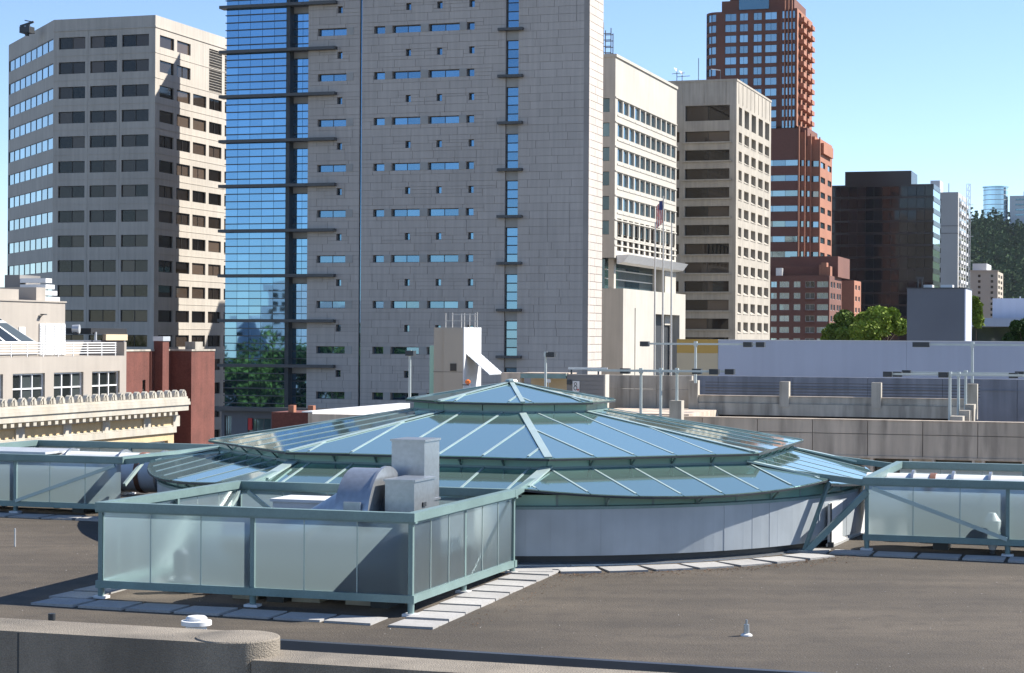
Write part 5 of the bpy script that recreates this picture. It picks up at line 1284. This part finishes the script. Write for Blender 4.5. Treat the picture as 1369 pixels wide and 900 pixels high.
T.part('side_pier', MB().box(rv(669, 515, nv0)[0], q0 - .01, nv0 + .1, nv0 + .8, zt8 - 3, rv(680, 498.5, nv0)[1]), 'garage_panel')
T.part('notice', MB().box(rv(730, 510, nv0)[0], rv(736, 510, nv0)[0], nv0 + .0, nv0 + .05, rv(732, 511.5, nv0)[1], rv(732, 507, nv0)[1]), 'sign_white')
T.part('notice_post', MB().box(rv(732.6, 510, nv0)[0], rv(733.2, 510, nv0)[0], nv0 + .05, nv0 + .09, zt8 - 3, rv(732, 509, nv0)[1]), 'aluminium')
T = Thing('pipe_gantry', 'small steel pipe gantry above the numbered block', 'gantry', rv(790, 495, nv0)[0], nv0 + .6, zn)
g = rv(760, 492.5, nv0 + .6); T.part('beam', MB().bar((g[0], nv0 + .6, g[1]), (rv(812, 492.5, nv0 + .6)[0], nv0 + .6, g[1]), .1, .12), 'aluminium')
for px in (764, 800): x = rv(px, 495, nv0 + .6)[0]; T.part('stand', MB().bar((x, nv0 + .6, zn), (x, nv0 + .6, g[1]), .08, .08), 'dark_metal')

# ---- left of the dome: brick piers, pale parapet, storefront under the glass corner
ou, ov, _ = at(548, 541, 112)
T = Thing('lit_parapet', 'bright white parapet top running back behind the dome glass', 'wall', ou, ov - 8, zt8 - 4)
za_ = ru(548, 540.5, ou)[1]; va_ = ru(418, 551, ou)[0]
T.part('wall', MB().box(ou - .25, ou - .02, va_, ov, zt8 - 6, za_ - .02), 'garage_panel')
T.part('coping', MB().box(ou - .6, ou, va_, ov, za_, za_ + .06), 'white_metal')
T.part('cladding', MB().box(ou - .02, ou + .0, va_, ov, za_ - 1.2, za_ - .005), 'white_metal')
T.part('return_wall', MB().box(ou, ou + 3.4, va_ - .1, va_ + .15, zt8 - 6, za_ - .06), 'garage_panel')
ku, kv2, _ = at(420, 552, 108)
T = Thing('brick_pier_wall', 'low red brick wall with two raised piers behind the dome', 'wall', ku - 1, kv2 + .5, zt8 - 6)
k0 = rv(363, 560, kv2)[0]; zk = rv(390, 551.5, kv2)[1]
T.part('wall', MB().box(k0, ku, kv2, kv2 + 3, zt8 - 8, zk), 'red_brick')
for px in (388, 414): a = rv(px, 550, kv2)[0]; T.part('pier', MB().box(a - .16, a + .16, kv2 + .1, kv2 + .45, zk, rv(390, 542, kv2)[1]), 'sunlit_brick')
su1, sv1, _ = at(330, 548, 262)
T = Thing('storefront', 'shaded blue-grey storefront at the foot of the glass corner', 'building', su1, sv1 + 1, STREET)
x0, x1 = rv(296, 560, sv1)[0], rv(480, 560, sv1)[0]; zq = rv(330, 549, sv1)[1]
wl = MB(); hs = [(rv(331, 565, sv1)[0] - x0, rv(362, 565, sv1)[0] - x0, STREET + 1, rv(330, 559, sv1)[1]), (rv(300, 565, sv1)[0] - x0, rv(309, 565, sv1)[0] - x0, STREET + 1, rv(330, 556, sv1)[1])]
facade(wl, (x0, sv1), U, x1 - x0, STREET, zq, hs, .4); shell(wl, x0, x1, sv1, sv1 + 1.0, STREET, zq, front=False); T.part('wall', wl, 'dark_box')
for h in hs: window(T, (x0, sv1), U, *h, .35, 'teal_glass', 'mullion', nv=3)
T.part('sign_panel', MB().box(rv(332, 565, sv1)[0], rv(337, 565, sv1)[0], sv1 - .1, sv1 + .1, rv(330, 575, sv1)[1], rv(330, 559, sv1)[1]), 'red_paint')
T.part('awning', MB().box(x0 - .5, x1, sv1 - 1.6, sv1, zq, zq + .5), 'sunshade')

# ================================================================== left: ornate cornice building, stucco building, brick block
ou, ov, _ = at(254, 521, 130)
vN = ru(-60, 540, ou)[0]                                   # near end, past the picture's edge
T = Thing('ornate_building', 'old tan brick building with white crested cornice and dentils', 'building', ou - 6, (vN + ov) / 2, STREET)
oz = lambda y: ru(254, y, ou)[1]
zc0 = oz(530)                                               # foot of the crest
L = ov - vN
hs = []
pl = [(ru(a, 585, ou - .5)[0], ru(b, 585, ou - .5)[0]) for a, b in ((150, 187), (199, 232), (96, 137), (32, 82), (-30, 18))]
wl = MB(); fb = ou - .9
hs = [(a - vN, b - vN, oz(640), oz(588)) for a, b in pl]
facade(wl, (fb, vN), V_, L - .5, STREET, oz(552), hs, .4); shell(wl, fb - 12, fb, vN, ov - .5, STREET, oz(552), front=True, right=False)
T.part('wall', wl, 'tan_brick')
for h in hs: window(T, (fb, vN), V_, *h, .35, 'store_glass', 'white_metal', nv=2, nh=(.45,), fw=.12)
T.part('frieze_moulding', MB().box(fb - .02, fb + .16, vN, ov - .42, oz(578), oz(570)), 'cornice_white')
T.part('frieze_moulding', MB().box(fb - .02, fb + .08, vN, ov - .42, oz(570) + .01, oz(568) ), 'cornice_white')
T.part('bed_moulding', MB().box(fb - .02, fb + .25, vN, ov - .35, oz(556), oz(553)), 'cornice_white')
T.part('corona', MB().box(fb - .1, ou - .06, vN, ov - .06, oz(548.5), oz(541)), 'cornice_white')
T.part('crown_moulding', MB().box(fb - .1, ou + .04, vN, ov + .02, oz(541) + .005, oz(537)), 'cornice_white')
T.part('crown_moulding', MB().box(fb - .1, ou - .0, vN, ov - .02, oz(537) + .005, oz(533)), 'cornice_white')
T.part('crest_base', MB().box(fb - .1, ou - .1, vN, ov - .1, oz(533) + .005, zc0), 'cornice_white')
T.part('roof', MB().box(fb - 12, fb - .1, vN, ov - .5, oz(552), oz(540)), 'roofing')
# dentils and crest leaves, one by one
nd = int((L - 1.0) / .78); dm = MB().box(-.0, .78, -.17, .17, -.04, .2).mesh('dentil', 'cornice_white')
for k in range(nd): T.inst('dentil', dm, (fb - .0, vN + .3 + k * .78, oz(553)))
cm_ = MB()
hC = oz(520.6) - zc0
cm_.slab([(0, -.36, 0), (0, .36, 0), (0, .30, hC * .45), (0, .16, hC * .85), (0, 0, hC), (0, -.16, hC * .85), (0, -.30, hC * .45)][::1], (-.28, 0, 0))
cm_.slab([(.10, -.09, .02), (.10, .09, .02), (.10, .10, hC * .7), (.10, 0, hC * .86), (.10, -.10, hC * .7)], (-.1, 0, 0))
for sg_ in (-1, 1): cm_.slab([(.05, sg_ * .2 - .07, .02), (.05, sg_ * .2 + .07, .02), (.05, sg_ * .2 + .05, hC * .5), (.05, sg_ * .2 - .05, hC * .5)], (-.05, 0, 0))
cmm_ = cm_.mesh('crest_leaf', 'cornice_white')
nc = int(L / 1.02)
for k in range(nc): T.inst('crest_leaf', cmm_, (ou - .18, ov - .5 - k * 1.02, zc0))
for k, px in enumerate((25, 88, 140, 195, 234)):
    a = ru(px, 565, fb)[0]; T.part('pilaster', MB().box(fb - .02, fb + .12, a - .45, a + .45, oz(570) + .0, oz(556)), 'cornice_white')

# stucco building behind the cornice
gu, gv2, _ = at(169, 470, 139)
T = Thing('stucco_building', 'pale stucco building with railed terrace and sloped glazing', 'building', gu - 6, gv2 - 10, STREET)
vN2 = ru(-90, 470, gu)[0]; gz = lambda y: ru(169, y, gu)[1]
zter = gz(475.5)
hs = [(ru(a, 515, gu)[0] - vN2, ru(b, 515, gu)[0] - vN2, gz(545), gz(495.5)) for a, b in ((123, 160), (72, 111.5), (17, 60), (-45, 4))]
wl = MB(); facade(wl, (gu, vN2), V_, gv2 - vN2, STREET, zter, hs, .3); shell(wl, gu - 16, gu, vN2, gv2, STREET, zter, right=False); T.part('wall', wl, 'stucco')
for h in hs: window(T, (gu, vN2), V_, *h, .28, 'store_glass', 'white_metal', nv=3, nh=(.62,), fw=.1, split=True)
# terrace railing and end wall
for i in range(5): z = zter + .22 + i * .17; T.part('rail', MB().bar((gu - .15, vN2, z), (gu - .15, gv2 - 1.2, z), .04, .06), 'white_metal')
for k in range(16): v = gv2 - 1.3 - k * 1.9; T.part('baluster', MB().bar((gu - .15, v, zter), (gu - .15, v, zter + .95), .06, .06), 'white_metal')
T.part('end_wall', MB().box(gu - 3.5, gu, gv2 - .3, gv2, zter, zter + .95).box(gu - 3.5, gu - 3.2, gv2 - 5, gv2 - .3, zter, zter + .95), 'stucco')
# upper storey set back
uu = gu - 2.2; vR = ru(87, 430, uu)[0]; uz = lambda y: ru(87, y, uu)[1]
zup = uz(405)
T.part('upper_wall', MB().box(uu - 10, uu, vN2, vR, zter + .002, zup), 'stucco')
T.part('upper_coping', MB().box(uu - 10.1, uu + .08, vN2, vR + .08, zup, zup + .1), 'stucco')
for px0, px1 in ((52, 58.5), (59.5, 70), (71, 80), (80.8, 86)):
    a, b = ru(px0, 450, uu)[0], ru(px1, 450, uu)[0]
    dr = T.part('shutter', MB().box(uu + .02, uu + .08, a, b, zter + .05, uz(433)), 'white_metal')
    sl_ = MB(); n = 12
    for k in range(n): z = zter + .1 + (uz(433) - zter - .15) * k / n; sl_.box(uu + .08, uu + .12, a + .05, b - .05, z, z + .09)
    T.part('shutter_slat', sl_, 'white_metal', parent=dr)
a = ru(52, 424, uu)[0]; T.part('wall_lamp', MB().bar((uu, a, uz(427)), (uu + .25, a + .12, uz(421)), .05, .06).box(uu + .1, uu + .4, a, a + .35, uz(422), uz(420.5)), 'dark_metal')
T.part('wall_vent', MB().box(uu, uu + .05, ru(25, 440, uu)[0], ru(33, 440, uu)[0], uz(449), uz(438)), 'white_metal')
# sloped glazing of a sunroom
vg1 = ru(50, 460, gu - .9)[0]
zg1 = ru(0, 424, uu)[1]
P0 = lambda f, g_: (gu - .9 - (gu - .9 - uu - .05) * g_, vN2 + (vg1 - vN2) * f - 0 * g_, zter + .9 + (zg1 + 1.2 - zter - .9) * g_)
sr_ = T.part('sunroom', MB().slab([P0(0, 0), (gu - .9, vg1, zter + .9), (uu + .05, vg1 - 5.6, zg1 + 1.0), P0(0, 1)], (0, 0, -.06)), 'aluminium')
for k in range(7):
    for m_ in range(2):
        f0, f1 = k / 7 + .012, (k + 1) / 7 - .012; g0_, g1_ = m_ / 2 + .03, (m_ + 1) / 2 - .03
        Q = lambda f, g_: ((gu - .9) + (uu + .05 - gu + .9) * g_, vN2 + f * ((vg1 - vN2) - 5.6 * g_), (zter + .9) + (zg1 + 1.0 - zter - .9) * g_ + .02)
        T.part('sunroom_pane', MB().slab([Q(f0, g0_), Q(f1, g0_), Q(f1, g1_), Q(f0, g1_)], (0, 0, .015)), 'store_glass', parent=sr_)
T.part('sunroom_wall', MB().box(gu - 1.1, gu - .9, vN2, vg1, zter + .002, zter + .9), 'stucco')
# rooftop boxes
for a, b, y in ((-20, 25, 387), (48.5, 61, 383)):
    va, vb_ = ru(a, 395, uu - .6)[0], ru(b, 395, uu - .6)[0]; T.part('roof_box', MB().box(uu - 4, uu - .6, va, vb_, zup, ru(25, y, uu - .6)[1]), 'stucco')
va, vb_ = ru(61, 395, uu - 1.0)[0], ru(80, 395, uu - 1.0)[0]
for k in range(4): z = zup + .1 + .42 * k; T.part('roof_louver', MB().box(uu - 3, uu - 1.0 - .0, va, vb_ - .35 * k, z, z + .3), 'white_metal')
T.part('roof_box', MB().box(uu - 4.2, uu - 3.02, va, vb_ + .8, zup, zup + 1.9), 'roofing')
W = Thing('roof_exhaust', 'round rusty exhaust fan on the dark roof behind the terrace', 'fan', *at(100, 447, 146))
a = at(101, 440, 146); W.part('fan_drum', MB().tube((a[0] - .25, a[1], a[2]), (a[0] + .25, a[1] + .15, a[2]), .3, .34, 18), 'aluminium', smooth=True); W.part('hub', MB().tube((a[0] - .3, a[1] - .05, a[2]), (a[0] - .2, a[1], a[2]), .2, .2, 14), 'copper')
W.part('stand', MB().box(a[0] - .15, a[0] + .15, a[1] - .15, a[1] + .15, at(100, 448, 146)[2], a[2] - .2), 'dark_metal')
W = Thing('roof_plant', 'dark rooftop plant housing with tan vents beside the red brick block', 'plant', at(130, 455, 148)[0], at(130, 455, 148)[1], zter)
uq = at(130, 455, 148)[0]; qv = lambda px: ru(px, 450, uq)[0]; qz = lambda y: ru(130, y, uq)[1]
W.part('housing', MB().box(uq - 3, uq, qv(87), qv(168), zter, qz(455)), 'dark_box')
W.part('vents', MB().box(uq + .01, uq + .3, qv(137), qv(166), qz(455), qz(447)), 'tan_paint')
W.part('hood', MB().box(uq - 2, uq + .1, qv(120), qv(168), qz(447), qz(439)), 'black')
W.part('pipe', MB().tube((uq + .2, qv(124.5), qz(455)), (uq + .2, qv(124.5), qz(444)), .1, .1, 10), 'aluminium')

# red brick block
cu2, cv2, _ = at(256, 468, 152)
T = Thing('brick_block', 'old red brick building with chimney beside the ornate cornice', 'building', cu2 - 5, cv2 + 4, STREET)
zb_ = rv(250, 469.5, cv2)[1]
ui = rv(227, 500, cv2)[0]; D_ = ru(287, 500, cu2)[0] - cv2
T.part('block', MB().box(ui - 2, cu2, cv2, cv2 + D_, STREET, zb_), 'red_brick')
vw = ru(160, 500, ui)[0]
wl = MB(); hs = [(ru(a, 515, ui)[0] - vw, ru(b, 515, ui)[0] - vw, ru(a, 535, ui)[1], ru(a, 508, ui)[1]) for a, b in ((190.5, 194.5), (205, 210))]
facade(wl, (ui, vw), V_, cv2 - vw, STREET, zb_, hs, .25); shell(wl, ui - 8, ui, vw, cv2 - .002, STREET, zb_, right=False); T.part('wing', wl, 'red_brick')
for h in hs: window(T, (ui, vw), V_, *h, .22, 'dark_glass', 'bronze', nh=(.5,), fw=.08)
T.part('parapet', MB().box(ui - .3, ui + .06, vw, cv2, zb_, zb_ + .14).box(ui, cu2 + .06, cv2 - .06, cv2 + .3, zb_ + .002, zb_ + .142).box(cu2 - .3, cu2 + .06, cv2 + .3, cv2 + D_, zb_, zb_ + .14), 'garage_concrete')
va, vb_ = ru(213.5, 470, ui + .5)[0], ru(224, 470, ui + .5)[0]
zch = ru(218, 456, ui + .5)[1]
chm = T.part('chimney', MB().box(ui + .002, ui + .75, va, vb_ - .25, STREET, zch), 'red_brick')
T.part('chimney_cap', MB().box(ui - .05, ui + .82, va - .07, vb_ - .18, zch, zch + .35), 'aluminium', parent=chm)
a = rv(257, 460, cv2 + 1)[0]; T.part('stub_chimney', MB().box(a - .4, a + .45, cv2 + .6, cv2 + 1.9, zb_, rv(257, 457, cv2 + 1)[1]), 'garage_concrete')
for px in (200.5, 203): a = ru(px, 490, ui)[0]; T.part('drain_pipe', MB().tube((ui + .07, a, STREET), (ui + .07, a, zb_), .05, .05, 8), 'red_brick')

# ================================================================== trees
def leaf_crown(mb, c, rx, rz, n, s, rnd_, lobes=15):
    L_ = []
    for k in range(lobes):
        a = rnd_.uniform(0, 2 * pi); f = rnd_.uniform(.2, .78); L_.append((c[0] + rx * f * cos(a), c[1] + rx * f * sin(a), c[2] + rz * rnd_.uniform(-.55, .62), rnd_.uniform(.24, .46)))
    for k in range(n):
        o = L_[k % lobes]; th = rnd_.uniform(0, 2 * pi); cz = rnd_.uniform(-1, 1); r = o[3] * rx * rnd_.random() ** .35; q = sqrt(1 - cz * cz)
        x, y, z = o[0] + r * q * cos(th), o[1] + r * q * sin(th), o[2] + r * cz * rz / rx
        ax = Vector((rnd_.uniform(-1, 1), rnd_.uniform(-1, 1), rnd_.uniform(-1, 1))).normalized(); bx = ax.cross(Vector((rnd_.uniform(-1, 1), rnd_.uniform(-1, 1), rnd_.uniform(-.3, 1)))).normalized()
        ss = s * rnd_.uniform(.6, 1.3); p = Vector((x, y, z)); a_, b_ = ax * ss, bx * ss * .6
        mb.quad(tuple(p - a_), tuple(p - b_), tuple(p + a_), tuple(p + b_))
def tree(label, u, v, ztop, rx, zlow, n, s, lm, seed, group=None):
    rnd_ = random.Random(seed)
    T = Thing('broadleaf_tree', label, 'tree', u, v, STREET, group)
    rz = (ztop - zlow) / 2; c = (u, v, zlow + rz)
    tr = MB().tube((u, v, STREET), (u + .1, v, zlow + rz * .3), rx * .075, rx * .05, 8, False)
    for k in range(6):
        a = 2 * pi * k / 6 + rnd_.random(); tr.tube((u + .1, v, zlow + rz * rnd_.uniform(-.2, .3)), (u + rx * .6 * cos(a), v + rx * .6 * sin(a), zlow + rz * rnd_.uniform(.7, 1.4)), rx * .035, rx * .012, 6, False)
    T.part('trunk', tr, 'bark'); cr = MB(); leaf_crown(cr, c, rx, rz, n, s, rnd_); T.part('crown', cr, lm); return T
def tree_px(label, px, ytop, Y, wpx, ylow, n, lm, seed, s=.17):
    u, v, zt = at(px, ytop, Y); tree(label, u, v, zt, wpx * Y / FPX / 2 * 1.05, at(px, ylow, Y)[2], n, s, lm, seed, 'street trees beyond the long wall')
tree_px('dark green broadleaf tree beside the red brick apartments', 1136, 416, 165, 62, 470, 13000, 'leaf_mid', 1)
tree_px('bright green broadleaf tree against the dark blue-grey box', 1182, 406, 160, 70, 470, 16000, 'leaf_light', 2)
tree_px('low bright green tree rising just over the pale wall', 1160, 428, 152, 50, 475, 8000, 'leaf_light', 3)
tree_px('small light tree at the foot of the brick apartments', 1112, 437, 180, 34, 470, 5000, 'leaf_light', 4)
tree_px('narrow light green tree between dark box and white hall', 1304, 396, 215, 20, 440, 1800, 'leaf_light', 6, .4)
tree_px('dark green tree in front of the white hall', 1366, 424, 165, 46, 470, 8000, 'leaf_dark', 5)

# ================================================================== the park side that the glass corner mirrors (left of the picture)
def mir(d, side):                                            # along the mirrored line of sight from the glass corner
    x0_, y0_ = G(fu + gl1 * .5, fv)[:2]; dx, dy = -.676, -.746
    return grid(x0_ + dx * d - dy * side, y0_ + dy * d + dx * side)
k = 0
for d, side, h, r in ((150, -18, 5.0, 8), (160, -4, 3.4, 8), (155, 10, 5.5, 9), (175, 22, 7, 9), (180, -30, 6.5, 9), (210, 2, 8.5, 10), (215, 36, 7, 10), (205, -46, 8, 10), (235, -18, 9, 10), (240, 20, 10, 10)):
    u, v = mir(d, side); tree('park tree number seen only as a dark green reflection in the glass corner'.replace(' number', ''), u, v, h, r, STREET + 3, 2600, .75, 'leaf_mid' if k % 2 else 'leaf_dark', 40 + k, 'park trees outside the picture'); k += 1
for i, (d, side, wd, zt, lab) in enumerate(((300, 5, 9, 22, 'white apartment tower mirrored in the glass corner'), (320, -6.5, 5, 11, 'low white apartment house mirrored in the glass corner'), (330, 24, 14, 17, 'broad white apartment slab mirrored in the glass corner'))):
    u, v = mir(d, side)
    T = Thing('mirrored_apartments', lab, 'building', u, v, STREET)
    O = (u + wd / 2, v + 6); hs = [(1 + j * 3.4, 3.2 + j * 3.4, STREET + 3 + 3.2 * f, STREET + 4.7 + 3.2 * f) for f in range(int((zt - STREET - 3) / 3.2)) for j in range(int(wd / 3.4))]
    wl = MB(); shell(wl, u - wd / 2, u + wd / 2, v - 6, v + 6, STREET, zt)
    T.part('wall', wl, 'far_white')
    for h in hs: T.inst('window', pane_mesh(h[1] - h[0], h[3] - h[2], 'dark_glass'), (O[0] - h[0], O[1] + .02, h[2]), (0, 0, pi))

# ================================================================== air
hz_m = bpy.data.materials.new('haze'); hz_m.use_nodes = True; n = hz_m.node_tree.nodes; n.clear()
ho_ = n.new('ShaderNodeOutputMaterial'); pv_ = n.new('ShaderNodeVolumePrincipled')
pv_.inputs['Color'].default_value = (0.80, 0.90, 1.0, 1); pv_.inputs['Density'].default_value = 0.00002; pv_.inputs['Anisotropy'].default_value = 0.0
hz_m.node_tree.links.new(pv_.outputs[0], ho_.inputs['Volume']); MATS['haze'] = hz_m
struct('haze', MB().box(-4050, 4050, -1550, 6550, STREET - 1, 205), 'haze', kind='stuff', label='thin pale blue summer haze over the whole city', cat='haze')
